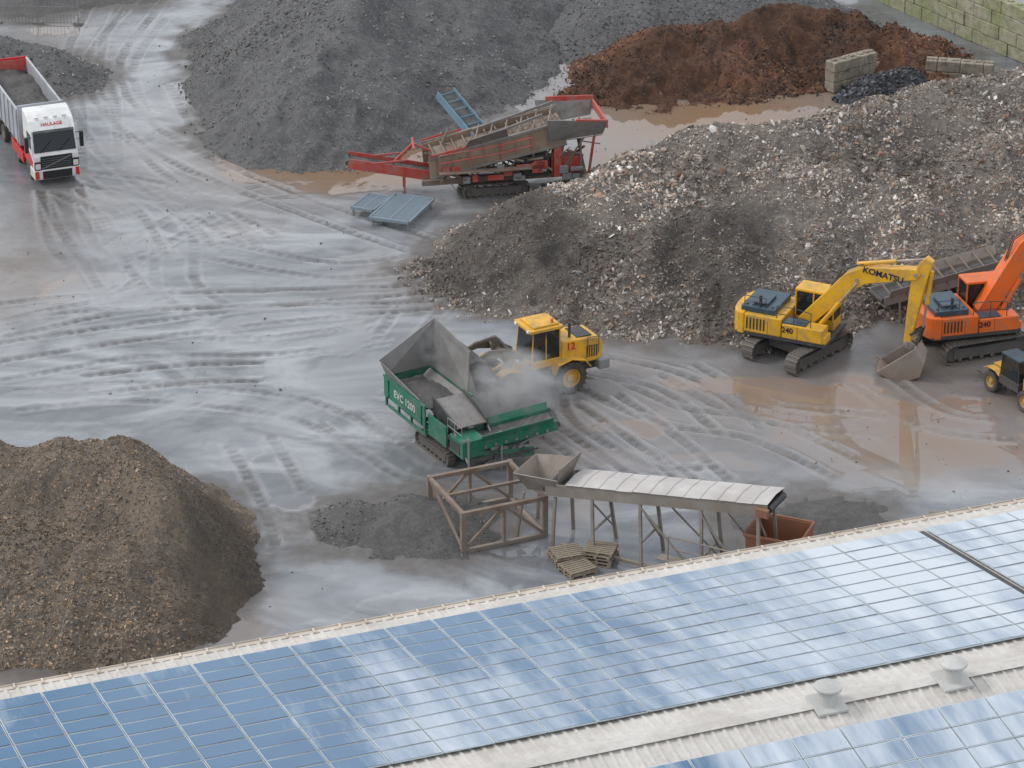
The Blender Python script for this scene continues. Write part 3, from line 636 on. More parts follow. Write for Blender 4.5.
# ------------------------------------------------------------------ wheel loader
LC=P(528,391); LYAW=math.radians(208); LS=.92
ld=Thing("wheel_loader",LC,LYAW,LS)
for x in(-1.65,1.65):
    for s in(-1,1): wheel(ld,x,s*1.02,.84,.64,YEL)
b1=ld.p('engine_hood',YEL,.06); b1.prism([(-3.55,1.25),(-3.6,2.1),(-3.4,2.45),(-1.35,2.6),(-1.35,1.25)],-.82,.82)
ld.p('hood_vents',DRK,.01).bb(-3.1,-2.3,-.60,.60,2.50,2.56); ld.p('hood_vents',DRK).bb(-3.64,-3.57,-.6,.6,1.35,2.1)
for s in(-1,1):
    for k in range(5): ld.p('hood_vents',DRK).bb(-3.3+k*.13,-3.22+k*.13,s*.825-.01,s*.825+.01,1.5,2.1)
    f=ld.p('fenders',YEL,.03); f.strip([(-2.65,1.25),(-2.35,1.62),(-1.65,1.80),(-.95,1.62),(-.75,1.2)],s*1.02-.36,s*1.02+.36,.05)
    f.strip([(.85,1.45),(1.2,1.74),(1.75,1.80),(2.1,1.6)],s*1.02-.3,s*1.02+.3,.04)
    st=ld.p('ladders',DRK,.01); st.beam((-.65,s*1.2,.45),(-.65,s*1.05,1.55),.05,.05); st.beam((-.2,s*1.2,.45),(-.2,s*1.05,1.55),.05,.05)
    for k in range(4): st.bb(-.65,-.2,s*1.17-.08,s*1.17+.08,.5+k*.3,.53+k*.3)
    railing(ld.p('handrails',DRK,0),[(-3.3,s*.95,1.7),(-2.7,s*.95,1.75)],.85)
ld.p('counterweight',GRY,.08).bb(-3.85,-3.25,-1.12,1.12,.85,1.38)
fr=ld.p('frames',DRK,.03); fr.bb(-3.4,-.2,-.55,.55,.75,1.3); fr.bb(.1,2.1,-.5,.5,.65,1.25); fr.tube((-.05,0,.6),(-.05,0,1.5),.22,14)
for x in(-1.65,1.65): fr.tube((x,-1.0,.8),(x,1.0,.8),.2,12)
tw=ld.p('front_tower',YEL,.04)
for s in(-1,1): tw.prism([(.35,1.2),(.35,2.0),(.75,2.15),(1.2,1.5),(2.0,1.25)],s*.42-.07,s*.42+.07)
cf=ld.p('cab_frame',YEL,.03)
x0,x1,y0=-1.30,.22,.78; 
for x in(x0,x1,-.55):
    for s in(-1,1): cf.beam((x,s*y0,1.75),(x+(-.12 if x>0 else 0),s*(y0-.06),3.3),.07,.07)
cf.bb(x0-.05,x1+.05,-y0-.04,y0+.04,1.45,1.82)
cf.bb(x0-.12,x1+.1,-y0-.08,y0+.08,3.30,3.46); cf.bb(x0,x1-.15,-y0+.1,y0-.1,3.46,3.56)
gl=ld.p('cab_windows',GLS,0)
gl.bb(x0+.06,x1-.1,y0-.03,y0-.015,1.84,3.28); gl.bb(x0+.06,x1-.1,-y0+.015,-y0+.03,1.84,3.28)
gl.plate([(x1-.01,-y0+.06,1.84),(x1-.01,y0-.06,1.84),(x1-.12,y0-.1,3.28),(x1-.12,-y0+.1,3.28)],.012); gl.bb(x0+.01,x0+.025,-y0+.06,y0-.06,1.84,3.28)
it=ld.p('cab_interior',DRK,.03); it.bb(-1.15,-.65,-.28,.28,1.87,2.15); it.bb(-1.2,-1.08,-.26,.26,2.1,2.75); it.beam((-.1,0,1.9),(-.3,0,2.4),.1,.1)
lamp=ld.p('work_lamps',LAMP,.02)
for s in(-1,1): lamp.box((x1+.12,s*.6,3.36),(.1,.18,.13)); lamp.box((x0-.14,s*.6,3.36),(.06,.18,.13)); lamp.box((1.0,s*.75,2.05),(.12,.22,.18))
ld.p('exhaust',DRK,0).tube((-2.0,.4,2.5),(-2.0,.4,3.3),.07); ld.p('beacon',ORG,0).tube((-1.0,.5,3.55),(-1.0,.5,3.75),.07)
ld.p('air_cleaner',DRK,0).tube((-1.8,-.4,2.5),(-1.8,-.4,2.95),.13,14)
bm=ld.p('lift_arms',paint('arm_dusty',(.12,.10,.07),.5,.6),.03)
for s in(-1,1):
    bm.prism([(.5,1.95),(.55,2.2),(1.5,2.75),(2.4,2.85),(3.0,2.62),(2.95,2.4),(2.4,2.5),(1.6,2.35)],s*.62-.07,s*.62+.07)
    ld.p('lift_rams',STEEL,0).tube((.8,s*.36,1.3),(1.7,s*.45,2.4),.07)
bm.beam((1.7,-.62,2.6),(1.7,.62,2.6),.25,.25)
bm.prism([(1.5,2.6),(1.7,3.25),(1.95,3.25),(1.9,2.5)],-.1,.1); bm.beam((1.8,0,3.2),(2.9,0,3.05),.12,.14); ld.p('lift_rams',STEEL).tube((.7,0,1.95),(1.65,0,3.1),.08)
BK=paint('bucket_steel',(.07,.068,.066),.45,.4,(.17,.15,.13),.3)
ld.T=TR(2.85,0,2.45)@RY(math.radians(48))
bk_=ld.p('bucket',BK,.02); line=[(1.35,-.45),(.5,-.5),(.05,-.3),(-.08,.15),(.1,.65),(.5,.95)]
bk_.strip(line,-1.4,1.4,.05)
for s in(-1,1): bk_.prism(line,s*1.4-.03,s*1.4+.03)
bk_.beam((1.4,-1.4,-.47),(1.4,1.4,-.47),.22,.05)
for k in range(9): bk_.bb(1.35,1.6,-1.32+k*.33-.04,-1.32+k*.33+.04,-.5,-.43)
ld.T=Matrix.Identity(4)
ld.text('hood_number','12',.5,(-1.85,.835,2.25),(math.radians(90),0,math.radians(180)),REDC)
ld.done()
off=Matrix.Rotation(LYAW,3,'Z')@Vector((-.85*LS,0,0)); seated_person("loader_driver",(LC[0]+off.x,LC[1]+off.y,2.28*LS),LYAW,LS)
# ------------------------------------------------------------------ excavators
def excavator(name,loc,yu,yt,col,hood,B,ST,BU,letter=None,lcol=DECAL,sc=1.0,bw=.26):
    ex=Thing(name,loc,yu,sc); ex.T=RZ(yt-yu)
    for s in(-1,1): crawler(ex,0,s*1.2,4.3,.92,.62)
    c=ex.p('carbody',DRK,.03); c.bb(-.9,.9,-.95,.95,.45,.9); c.tube((0,0,.85),(0,0,1.12),.65,24)
    ex.T=Matrix.Identity(4)
    d=ex.p('deck',DRK,.03); d.bb(-2.5,1.75,-1.3,1.3,1.1,1.28)
    cw=ex.p('counterweight',col,.12); n=8
    pr=[(-2.1,-1.36),(-2.1,1.36)]+[(-2.1-.72*math.cos(a)**.6,1.36*math.sin(a)) for a in np.linspace(math.pi/2-.02,0,n)]+[(-2.1-.72*math.cos(a)**.6,-1.36*math.sin(a)) for a in np.linspace(.01,math.pi/2-.02,n)]
    k=len(pr); cw.add([(p[0],p[1],1.15) for p in pr]+[(p[0],p[1],2.2) for p in pr],[tuple(range(k)),tuple(range(2*k-1,k-1,-1))]+[(i,i+k,(i+1)%k+k,(i+1)%k) for i in range(k)])
    bd=ex.p('body_panels',col,.05)
    bd.bb(-2.1,-.35,-1.34,1.34,1.28,2.15)
    bd.bb(-.33,1.6,-1.34,-.55,1.28,1.95); bd.bb(1.0,1.75,-1.3,-.6,1.28,1.65)
    h=ex.p('hood',hood,.06); h.bb(-2.35,-.75,-1.1,1.05,2.15,2.42); h.bb(-1.9,-1.2,-.75,.35,2.42,2.55)
    h.bb(-.7,.75,-1.25,-.62,1.95,2.02)
    g=ex.p('grilles',DRK,.01)
    for k in range(6): g.bb(-2.0+k*.16,-1.92+k*.16,-1.352,-1.34,1.45,2.0)
    for k in range(5): g.bb(-2.2+k*.3,-2.08+k*.3,-.9,-.78,2.43,2.46)
    for x in(-1.0,-.34,.4): g.bb(x,x+.02,-1.348,-1.335,1.3,1.93)
    ex.p('exhaust',DRK,0).tube((-1.5,-.9,2.3),(-1.5,-.9,2.95),.07)
    cf=ex.p('cab_frame',col,.04); a0,a1,c0,c1=-.28,1.55,.34,1.32
    cf.bb(a0,a1,c0,c1,1.28,1.75)
    for (x,y) in((a0,c0),(a0,c1),(a1-.15,c0),(a1-.15,c1),(.55,c1),(.55,c0)): cf.beam((x+(.1 if x>1 else 0),y,1.7),(x,y,2.95),.08,.08)
    cf.bb(a0-.05,a1-.1,c0-.05,c1+.05,2.93,3.06)
    gl=ex.p('cab_windows',GLS,0); gl.bb(a0+.05,a1-.1,c0-.012,c0,1.77,2.92); gl.bb(a0+.05,a1-.1,c1,c1+.012,1.77,2.92)
    gl.plate([(a1,c0+.05,1.77),(a1,c1-.05,1.77),(a1-.14,c1-.05,2.92),(a1-.14,c0+.05,2.92)],.012); gl.bb(a0-.02,a0-.008,c0+.05,c1-.05,1.8,2.92)
    it=ex.p('cab_interior',DRK,.03); it.bb(-.1,.4,.55,1.1,1.77,2.1); it.bb(-.15,-.03,.55,1.1,2.1,2.7)
    railing(ex.p('handrails',DRK,0),[(-.6,-1.25,2.0),(.2,-1.25,2.0),(1.0,-1.25,1.9)],.75,.02)
    railing(ex.p('handrails',DRK,0),[(-2.2,-1.05,2.4),(-1.2,-1.05,2.4)],.5,.018)
    bo=ex.p('boom',col,.03); bo.prism(B,-bw,bw)
    stk=ex.p('stick',col,.03); stk.prism(ST,-.19,.19)
    ra=ex.p('rams',STEEL,0); rc=ex.p('ram_barrels',col,0)
    (q1,q2),(q3,q4),(q5,q6)=BU['rams']
    for s in(-1,1):
        a=Vector((q1[0],s*.40,q1[1])); b=Vector((q2[0],s*.36,q2[1])); m_=a.lerp(b,.6); rc.tube(a,m_,.11,12); ra.tube(m_,b,.06,10)
    for a,b in((q3,q4),(q5,q6)):
        a=Vector((a[0],0,a[1])); b=Vector((b[0],0,b[1])); m_=a.lerp(b,.58); rc.tube(a,m_,.10,12); ra.tube(m_,b,.055,10)
    for (x,z) in BU['pins']: ra.tube((x,-.3,z),(x,.3,z),.09,12)
    for l in BU['links']: 
        for s in(-1,1): ex.p('links',DRK,.01).beam((l[0],s*.2,l[1]),(l[2],s*.2,l[3]),.05,.12)
    for i in range(2):
        hz=[(q1[0]-.3,1.9),(B[2][0]-.2,B[2][1]+.12),(B[3][0],B[3][1]+.1)]
        for j in range(2): ex.p('hoses',DRK,0).tube((hz[j][0],-.1+i*.15,hz[j][1]),(hz[j+1][0],-.1+i*.15,hz[j+1][1]),.03,6)
    ex.T=TR(BU['at'][0],0,BU['at'][1])@RZ(BU.get('bz',0))@RY(BU['rot'])
    bk=ex.p('bucket',STEEL,.02); ln=BU['line']; hw=BU['hw']; bk.strip(ln,-hw,hw,.05)
    for s in(-1,1): bk.prism(ln,s*hw-.03,s*hw+.03)
    for k in range(6): bk.beam((ln[0][0],-hw+.1+k*(2*hw-.2)/5,ln[0][1]),(ln[0][0]+(ln[0][0]-ln[1][0])*.35,-hw+.1+k*(2*hw-.2)/5,ln[0][1]+(ln[0][1]-ln[1][1])*.35),.08,.06)
    bk.beam((0,-.2,0),(.3,-.2,-.3),.06,.4); bk.beam((0,.2,0),(.3,.2,-.3),.06,.4)
    ex.T=Matrix.Identity(4)
    if letter: ex.text('boom_lettering',letter,.40,BU['lp'],(math.radians(90),-BU.get('la',0),0),lcol)
    ex.text('side_lettering','240',.36,(-.05,-1.352,1.68),(math.radians(90),0,0),lcol)
    ex.done()
boomA=[(.15,1.55),(.05,1.9),(2.15,4.40),(2.9,4.82),(5.4,5.15),(5.55,4.9),(5.4,4.66),(3.1,4.08),(2.6,3.7),(.55,1.5)]
stickA=[(5.75,5.75),(6.05,5.55),(5.78,4.4),(5.25,1.55),(4.95,1.55),(5.05,3.5),(5.13,4.6),(5.42,5.4)]
buA=dict(rams=[((.9,1.45),(2.75,4.1)),((2.6,4.85),(5.65,5.6)),((6.0,5.1),(5.75,2.4))],pins=[(5.35,4.9),(5.1,1.6),(2.7,4.2)],links=[(5.75,2.4,5.25,2.0),(5.75,2.4,5.55,1.55)],
 at=(5.1,1.55),rot=math.radians(-12),line=[(-1.45,-.95),(-1.0,-1.38),(-.3,-1.60),(.4,-1.42),(.7,-.8),(.4,-.05)],hw=.72,bz=math.radians(12),lp=(3.88,-.272,4.63),la=math.radians(-7))
BSTEEL=STEEL; STEEL=paint("polished_bucket_steel",(.40,.37,.34),.42,.6,(.26,.17,.12),.35)
excavator("excavator",P(797,354),math.radians(-25),math.radians(48),YEL,BLU,boomA,stickA,buA,'KOMATSU')
STEEL=BSTEEL
boomB=[(.15,1.55),(.0,1.95),(1.8,5.0),(2.45,5.55),(4.7,7.1),(4.9,6.8),(4.8,6.5),(2.95,4.7),(2.55,4.2),(.6,1.5)]
stickB=[(4.6,7.7),(4.9,7.6),(5.3,6.5),(6.3,4.2),(6.1,4.1),(4.9,6.2),(4.6,6.9),(4.4,7.4)]
buB=dict(rams=[((.9,1.45),(2.6,4.6)),((2.4,5.5),(4.6,7.6)),((5.0,7.3),(5.95,5.2))],pins=[(4.8,6.8),(6.2,4.15),(2.6,4.8)],links=[(5.95,5.2,6.0,4.6),(5.95,5.2,6.5,4.3)],
 at=(6.2,4.1),rot=math.radians(-20),line=[(-1.1,-1.1),(-.6,-1.5),(.1,-1.5),(.55,-1.15),(.6,-.6),(.35,-.1)],hw=.6)
excavator("excavator",P(972,347),math.radians(14),math.radians(20),ORG,BLU,boomB,stickB,buB,None,DECAL,1.0,.34)
# ------------------------------------------------------------------ generic conveyor
def conveyor(th,a,b,w,side,belt,depth=.35,rollers=True,frame=None,pn='conveyor_sides'):
    a=Vector(a);b=Vector(b);d=(b-a).normalized(); y=Vector((0,0,1)).cross(d).normalized(); z=d.cross(y); frame=frame or side
    for s in(-1,1): th.p(pn,side,.01).beam(a+y*s*w/2,b+y*s*w/2,.06,depth)
    th.p('belt',belt,0).beam(a+z*.06,b+z*.06,w-.14,.03); th.p('belt',belt,0).beam(a-z*.14,b-z*.14,w-.2,.03)
    L_=(b-a).length; n=max(2,int(L_/.9))
    for i in range(n+1):
        p=a+d*(L_*i/n); th.p('cross_members',frame,0).beam(p-y*w/2-z*.05,p+y*w/2-z*.05,.06,.08)
    for p in(a,b): th.p('drums',DRK,0).tube(p-y*(w/2-.05),p+y*(w/2-.05),.15,14)
# ------------------------------------------------------------------ green tracked screener
gc=P(449,448); gyaw=math.radians(-60)
gs=Thing("tracked_screener",gc,gyaw,.86)
for s in(-1,1): crawler(gs,.3,s*.95,3.3,.75,.4)
c=gs.p('chassis',DRK,.02)
for s in(-1,1): c.bb(-3.8,3.6,s*.6-.08,s*.6+.08,.75,1.0)
for x in(-3.6,-1.8,0,1.8,3.4): c.bb(x-.08,x+.08,-.6,.6,.78,.96)
g=gs.p('green_panels',GRN,.03)
for s in(-1,1):
    g.bb(-4.2,-.0,s*1.28-.04,s*1.28+.04,1.45,2.5); g.bb(-4.25,.05,s*1.30-.06,s*1.30+.06,2.48,2.6)
    g.bb(.1,1.9,s*1.15-.05,s*1.15+.05,1.1,2.2)
    for x in(-4.1,-2.8,-1.5,-.1): g.beam((x,s*1.25,.95),(x,s*1.25,1.5),.12,.12); 
    g.beam((0,s*1.25,1.0),(-3.9,s*1.25,1.0),.1,.14)
    for x in(-3.75,-.35): g.beam((x,s*1.34,1.45),(x,s*1.34,2.48),.06,.08)
g.bb(-4.28,-4.2,-1.3,1.3,1.45,2.5)
gs.text('side_lettering','EVC 1200',.54,(-2.05,-1.335,1.97),(math.radians(90),0,0),WDEC)
HOP=paint("hopper_grey_steel",(.22,.215,.21),.5,.6,(.15,.135,.12),.2,-1)
hp=gs.p('hopper',HOP,.015)
hp.plate([(-4.1,-1.25,2.55),(-4.1,1.25,2.55),(-4.3,1.6,4.9),(-4.4,-1.45,3.25)],.05)
hp.plate([(-4.1,1.25,2.55),(-.3,1.25,2.55),(-1.0,1.75,4.3),(-4.3,1.6,4.9)],.05)
hp.plate([(-.3,-1.25,2.55),(-4.1,-1.25,2.55),(-4.4,-1.45,3.25),(-.5,-1.4,2.75)],.05)
for k in range(4): hp.beam((-4.15,-1.15+k*.77,2.6),(-4.40+.02*k,-1.35+k*.92,3.3+k*.5),.06,.10)
for k in range(4): hp.beam((-3.9+k*1.15,1.33,2.6),(-4.1+k*1.0,1.78,4.8-k*.19),.06,.10)
hp.beam((-4.42,-1.45,3.27),(-4.32,1.6,4.92),.08,.08); hp.beam((-4.32,1.62,4.92),(-1.0,1.77,4.32),.08,.08)
hp.plate([(-4.1,-1.22,2.4),(-.25,-1.22,2.4),(-.25,0,1.6),(-4.1,0,1.6)],.04); hp.plate([(-.25,1.22,2.4),(-4.1,1.22,2.4),(-4.1,0,1.6),(-.25,0,1.6)],.04)
nx_,ny_=40,24; LX,LY=np.meshgrid(np.linspace(-4.05,-.3,nx_),np.linspace(-1.2,1.2,ny_)); LZ=2.15+.35*np.exp(-((LX+1.8)/1.2)**2-(LY/.8)**2)+.1*fbm(LX,LY,.5,3,411)
ix=np.arange(nx_*ny_).reshape(ny_,nx_); LF=np.stack([ix[:-1,:-1],ix[:-1,1:],ix[1:,1:],ix[1:,:-1]],-1).reshape(-1,4)
mesh_np('hopper_load',np.stack([LX.ravel(),LY.ravel(),LZ.ravel()],1),LF,[FNM],True,{'shade':np.ones((nx_*ny_,4))},gs.root)
s_=gs.p('screen_box',DRK,.02)
for q in(-1,1): s_.prism([(.0,2.1),(.0,3.0),(2.3,2.4),(2.3,1.5)],q*.85-.04,q*.85+.04)
gs.p('screen_mesh',STEEL,0).prism([(.0,2.75),(.0,2.8),(2.3,2.2),(2.3,2.15)],-.82,.82)
en=gs.p('engine_box',GRN,.03); en.bb(2.0,3.3,-1.05,.2,1.0,1.9); gs.p('grilles',DRK).bb(2.1,3.0,-1.07,-1.05,1.15,1.7)
sf=gs.p('support_frame',GRY,.01)
for s in(-1,1):
    sf.beam((1.7,s*.9,.9),(3.6,s*.9,2.2),.08,.12); sf.beam((3.5,s*.9,.9),(2.2,s*.9,2.0),.08,.08); sf.beam((3.6,s*.9,.0),(3.6,s*.9,2.2),.08,.08)
railing(gs.p('handrails',GRY,0),[(1.9,-1.1,1.9),(2.6,-1.1,1.9),(3.3,-1.1,1.9)],.8)
gs.T=TR(2.6,.2,0)@RZ(-gyaw+math.radians(11))
conveyor(gs,(-.3,0,1.5),(3.7,0,2.3),1.5,GRN,BELT,.5,pn='green_conveyor_sides')
for s in(-1,1): gs.p('green_panels',GRN).plate([(0,s*.78,1.8),(3.5,s*.78,2.5),(3.5,s*.9,2.8),(0,s*.9,2.1)],.03)
for k in range(7): gs.p('belt_rollers',STEEL,0).tube((.2+k*.5,-.86,1.5+k*.095),(.2+k*.5,-.7,1.5+k*.095),.07,8)
sf.beam((.6,-.6,.1),(.8,-.6,1.6),.08,.08); sf.beam((.6,.6,.1),(.8,.6,1.6),.08,.08)
for s in(-1,1): sf.beam((.2,s*.6,.5),(3.0,s*.6,1.95),.08,.08); gs.p('green_lower_frame',GRN,.02).bb(-.6,2.6,s*.62-.04,s*.62+.04,.75,1.2)
r=random.Random(3)
for k in range(14): gs.p('hoses',DRK,0).tube((r.uniform(-.3,2.5),-.66,r.uniform(.7,1.3)),(r.uniform(-.3,2.8),-.68,r.uniform(.7,1.6)),.035,6)
gs.T=Matrix.Identity(4)
gs.done()
# ------------------------------------------------------------------ rusty tracked screener (top)
ryaw=math.radians(11); rc_=P(493,190)
rs=Thing("tracked_screening_plant",rc_,ryaw,.95)
for s in(-1,1): crawler(rs,0,s*1.0,3.6,.8,.45)
c=rs.p('chassis',RUST,.02)
for s in(-1,1):
    c.bb(-4,4.6,s*.7-.1,s*.7+.1,.8,1.1)
    for x in(-3,-1.4,.2,1.8,3.4): c.beam((x,s*1.0,1.0),(x+.3,s*1.1,2.2+.16*(x+3)),.12,.12); c.beam((x,s*1.0,1.0),(x+1.6,s*1.1,2.4+.16*(x+3)),.08,.08)
sb=rs.p('screen_box',DEC,.02)
for s in(-1,1):
    sb.prism([(-3.6,1.35),(-3.7,2.45),(-.5,3.3),(3.6,4.1),(3.8,2.8),(.5,2.1)],s*1.2-.05,s*1.2+.05)
    rs.p('box_rails',STEEL,.02).beam((-3.7,s*1.27,2.5),(3.7,s*1.27,4.12),.1,.16); rs.p('box_rails',STEEL).beam((-3.6,s*1.27,1.4),(3.8,s*1.27,2.85),.1,.14)
    for k in range(9): rs.p('box_ribs',RUST,.01).beam((-3.2+k*.85,s*1.27,1.55+k*.18),(-3.3+k*.85,s*1.27,2.55+k*.19),.06,.1)
    rs.p('red_frames',RED,.02).beam((-3.7,s*1.32,2.62),(-1.5,s*1.32,3.1),.05,.14)
rs.p('screen_mesh',RUST,0).prism([(-3.4,2.2),(-3.4,2.25),(3.7,3.8),(3.7,3.75)],-1.15,1.15)
for k in range(12): rs.p('box_ribs',RUST,.01).beam((-3.3+k*.6,-1.2,2.42+k*.133),(-3.3+k*.6,1.2,2.42+k*.133),.08,.1)
uf=rs.p('upper_frame',STEEL,.01)
for k in range(6): uf.beam((-1.2+k*.8,-.9,3.0+k*.17),(-.6+k*.8,.9,3.5+k*.17),.07,.09)
uf.beam((-1.0,.6,3.3),(3.4,.6,4.6),.1,.14); uf.beam((-.4,-.5,3.3),(2.6,-.5,4.3),.1,.14)
uf.plate([(-1.8,-1.25,3.0),(.6,-1.25,3.55),(.4,-1.7,4.15),(-1.6,-1.7,3.6)],.05)
hd=rs.p('feed_hopper',STEEL,.02)
hd.plate([(2.8,-1.3,3.1),(5.7,-1.5,3.4),(5.9,-1.8,4.2),(2.6,-1.6,4.4)],.05); hd.plate([(5.7,1.5,3.4),(2.8,1.3,3.1),(2.6,1.6,4.4),(5.9,1.8,4.2)],.05)
hd.plate([(2.8,-1.3,3.0),(2.8,1.3,3.0),(5.7,1.4,3.3),(5.7,-1.4,3.3)],.05)
rr=rs.p('red_frames',RED)
rr.beam((4.2,-1.70,4.3),(5.9,-1.84,4.22),.1,.12); rr.beam((3.2,1.66,4.4),(5.9,1.84,4.25),.1,.3); rr.beam((5.85,-1.84,4.0),(5.85,1.84,4.0),.12,.4)
rr.bb(3.0,4.6,-1.0,-.2,1.0,2.0); rr.bb(3.1,3.5,-1.3,-1.0,1.0,2.8); rr.beam((4.9,-1.2,.1),(5.3,-1.3,3.4),.1,.14)
rs.p('engine_box',DRK,.03).bb(1.4,2.9,-1.15,1.1,1.1,2.2)
for k in range(5): rs.p('legs',RUST,.01).beam((4.6+.2*k,-1.2+.6*k,.1),(4.6,-1.0+.5*k,3.4),.1,.1)
rs.T=RZ(math.radians(-6)); conveyor(rs,(-2.6,.0,1.0),(-7.8,0,2.0),1.2,RED,BELT,.55,pn='red_conveyor_sides')
for s in(-1,1):
    rr.beam((-6.4,s*.6,1.95),(-4.6,s*.6,2.1),.08,.1)
rr.beam((-4.8,-.6,.1),(-4.8,-.6,1.6),.1,.1); rr.beam((-4.8,.6,.1),(-4.8,.6,1.6),.1,.1); rr.beam((-5.4,0,1.7),(-4.3,0,2.8),.15,.15); rr.beam((-4.3,-.9,2.8),(-4.3,.9,2.8),.12,.12); rr.beam((-4.3,0,2.8),(-3.2,0,2.3),.12,.12)
rs.T=TR(-.4,1.2,0)@RZ(math.radians(118))
p=rs.p('blue_conveyor_sides',BLUGAL,.01)
for s in(-1,1): p.beam((-.5,s*.55,2.4),(3.2,s*.55,4.3),.06,.45)
rs.p('belt',BELT,0).beam((-.5,0,2.45),(3.2,0,4.35),.95,.04)
for k in range(7): p.beam((-.3+k*.55,-.55,2.6+k*.28),(-.3+k*.55,.55,2.6+k*.28),.05,.08)
rs.T=Matrix.Identity(4)
railing(rs.p('handrails',RED,0),[(-3.2,-1.7,1.9),(-1.5,-1.7,2.1),(.2,-1.7,2.3),(1.8,-1.7,2.6)],.9,.03)
c.bb(-3.2,1.8,-1.75,-1.3,1.7,1.78)
r=random.Random(9)
for k in range(60):
    x=r.uniform(-3.5,5.2); y=r.uniform(-1.5,1.2); z=r.uniform(1.0,2.6)
    rs.p('hoses_and_struts',RUST,0).tube((x,y,z),(x+r.uniform(-1,1),y+r.uniform(-.5,.5),z+r.uniform(-.6,.9)),r.choice([.03,.05,.07]),6)
for k in range(10): rs.p('red_boxes',RED,.02).box((r.uniform(-3,4),-1.35,r.uniform(1.0,1.9)),(r.uniform(.3,.9),.1,r.uniform(.2,.5)))
for k in range(9): rs.p('grey_boxes',GRY,.02).box((r.uniform(-3,4.5),-1.30,r.uniform(.9,2.1)),(r.uniform(.3,.8),.2,r.uniform(.2,.5)))
rs.done()
def grate(loc,yaw,l,w_,z=.35):
    g=Thing("steel_grate_platform",loc,yaw); p=g.p('grating',BLUGAL,0)
    for k in range(int(l/.14)+1): p.bb(-l/2+k*.14-.045,-l/2+k*.14+.045,-w_/2,w_/2,z-.04,z)
    for s in(-1,1): p.bb(-l/2,l/2,s*w_/2-.05,s*w_/2+.05,z-.12,z+.02); p.bb(s*l/2-.05,s*l/2+.05,-w_/2,w_/2,z-.12,z+.02)
    p.bb(-l/2,l/2,-.05,.05,z-.12,z+.01)
    for a in(-1,1):
        for b in(-1,1): p.bb(a*l/2*.9-.04,a*l/2*.9+.04,b*w_/2*.9-.04,b*w_/2*.9+.04,0,z)
    g.done()
grate((*P(402,217),0),math.radians(70),3.4,2.1,.5); grate((*P(371,210),0),math.radians(66),2.0,1.2,.45)
# ------------------------------------------------------------------ rusty box frame
bf=Thing("steel_box_frame",P(487,527),math.radians(24)); p=bf.p('beams',RUST,.01)
lx,ly,hz=1.75,1.7,1.75
for s in(-1,1):
    for z in(.12,hz): p.beam((-lx,s*ly,z),(lx,s*ly,z),.17,.17); p.beam((s*lx,-ly,z),(s*lx,ly,z),.16,.16)
    for q in(-1,1): p.beam((s*lx,q*ly,0),(s*lx,q*ly,hz+.1),.2,.2)
    p.beam((-lx,s*ly,.15),(0,s*ly,hz),.11,.11); p.beam((lx,s*ly,.15),(0,s*ly,hz),.11,.11); p.beam((0,s*ly,.1),(0,s*ly,hz),.12,.12)
p.beam((-lx,0,hz),(lx,0,hz),.12,.12); p.beam((-lx,-ly,.15),(-lx,ly,hz),.1,.1)
bf.done()
# ------------------------------------------------------------------ sheeted conveyor with hopper and rusty bin
ca=P(572,540); cb_=P(772,590); cyaw=math.atan2(cb_[1]-ca[1],cb_[0]-ca[0]); CL=math.hypot(cb_[0]-ca[0],cb_[1]-ca[1])
cv=Thing("belt_conveyor",ca,cyaw)
z0,z1=2.5,3.75
def zc(x): return z0+(z1-z0)*x/CL
conveyor(cv,(-.8,0,zc(-.8)),(CL,0,z1),1.5,DULL,BELT,.5)
sh=cv.p('cover_sheets',SHEET,.01); n=12
for k in range(n):
    xa=CL*k/n+.1; xb=CL*(k+1)/n+.08
    if xb>CL: xb=CL
    zo=.30+random.uniform(-.02,.02)
    sh.add([(xa,-.82,zc(xa)+zo-.03),(xb,-.82,zc(xb)+zo-.03),(xb,0,zc(xb)+zo+.06),(xa,0,zc(xa)+zo+.06),(xb,.82,zc(xb)+zo-.03),(xa,.82,zc(xa)+zo-.03)],[(0,1,2,3),(3,2,4,5)])
    sh.beam((xa,-.82,zc(xa)+zo-.02),(xa,0,zc(xa)+zo+.07),.03,.03); sh.beam((xa,.82,zc(xa)+zo-.02),(xa,0,zc(xa)+zo+.07),.03,.03)
lg=cv.p('trestle_legs',DULL,.01)
for x in(1.2,CL*.38,CL*.68,CL-.4):
    for s in(-1,1): lg.beam((x,s*.7,zc(x)-.15),(x+.25,s*1.0,0),.12,.12)
    lg.beam((x+.12,-.85,1.1),(x+.12,.85,1.1),.08,.08); lg.beam((x+.05,-.72,zc(x)-.4),(x+.2,.95,.5),.06,.06)
for s in(-1,1): lg.beam((CL*.38,s*.75,zc(3)-.3),(CL*.68,s*.95,.4),.07,.07); lg.beam((CL*.68,s*.75,zc(5)-.3),(CL*.95,s*.95,.4),.07,.07)
lg.beam((0,-.95,.25),(CL,-.95,.25),.12,.14)
hp=cv.p('feed_hopper',DULL,.01)
hp.plate([(-1.7,-.5,2.1),(-.5,-.5,2.2),(-.2,-.95,3.0),(-2.1,-.95,2.9)],.04); hp.plate([(-.5,.5,2.2),(-1.7,.5,2.1),(-2.1,.95,2.9),(-.2,.95,3.2)],.04)
hp.plate([(-1.7,.5,2.1),(-1.7,-.5,2.1),(-2.1,-.95,2.9),(-2.1,.95,2.9)],.04); hp.plate([(-.5,-.5,2.2),(-.5,.5,2.2),(-.1,.95,3.5),(-.1,-.95,3.5)],.04)
for s in(-1,1): lg.beam((-1.8,s*.7,2.0),(-2.0,s*.9,0),.12,.12); lg.beam((-.4,s*.7,2.1),(-.4,s*.9,0),.12,.12)
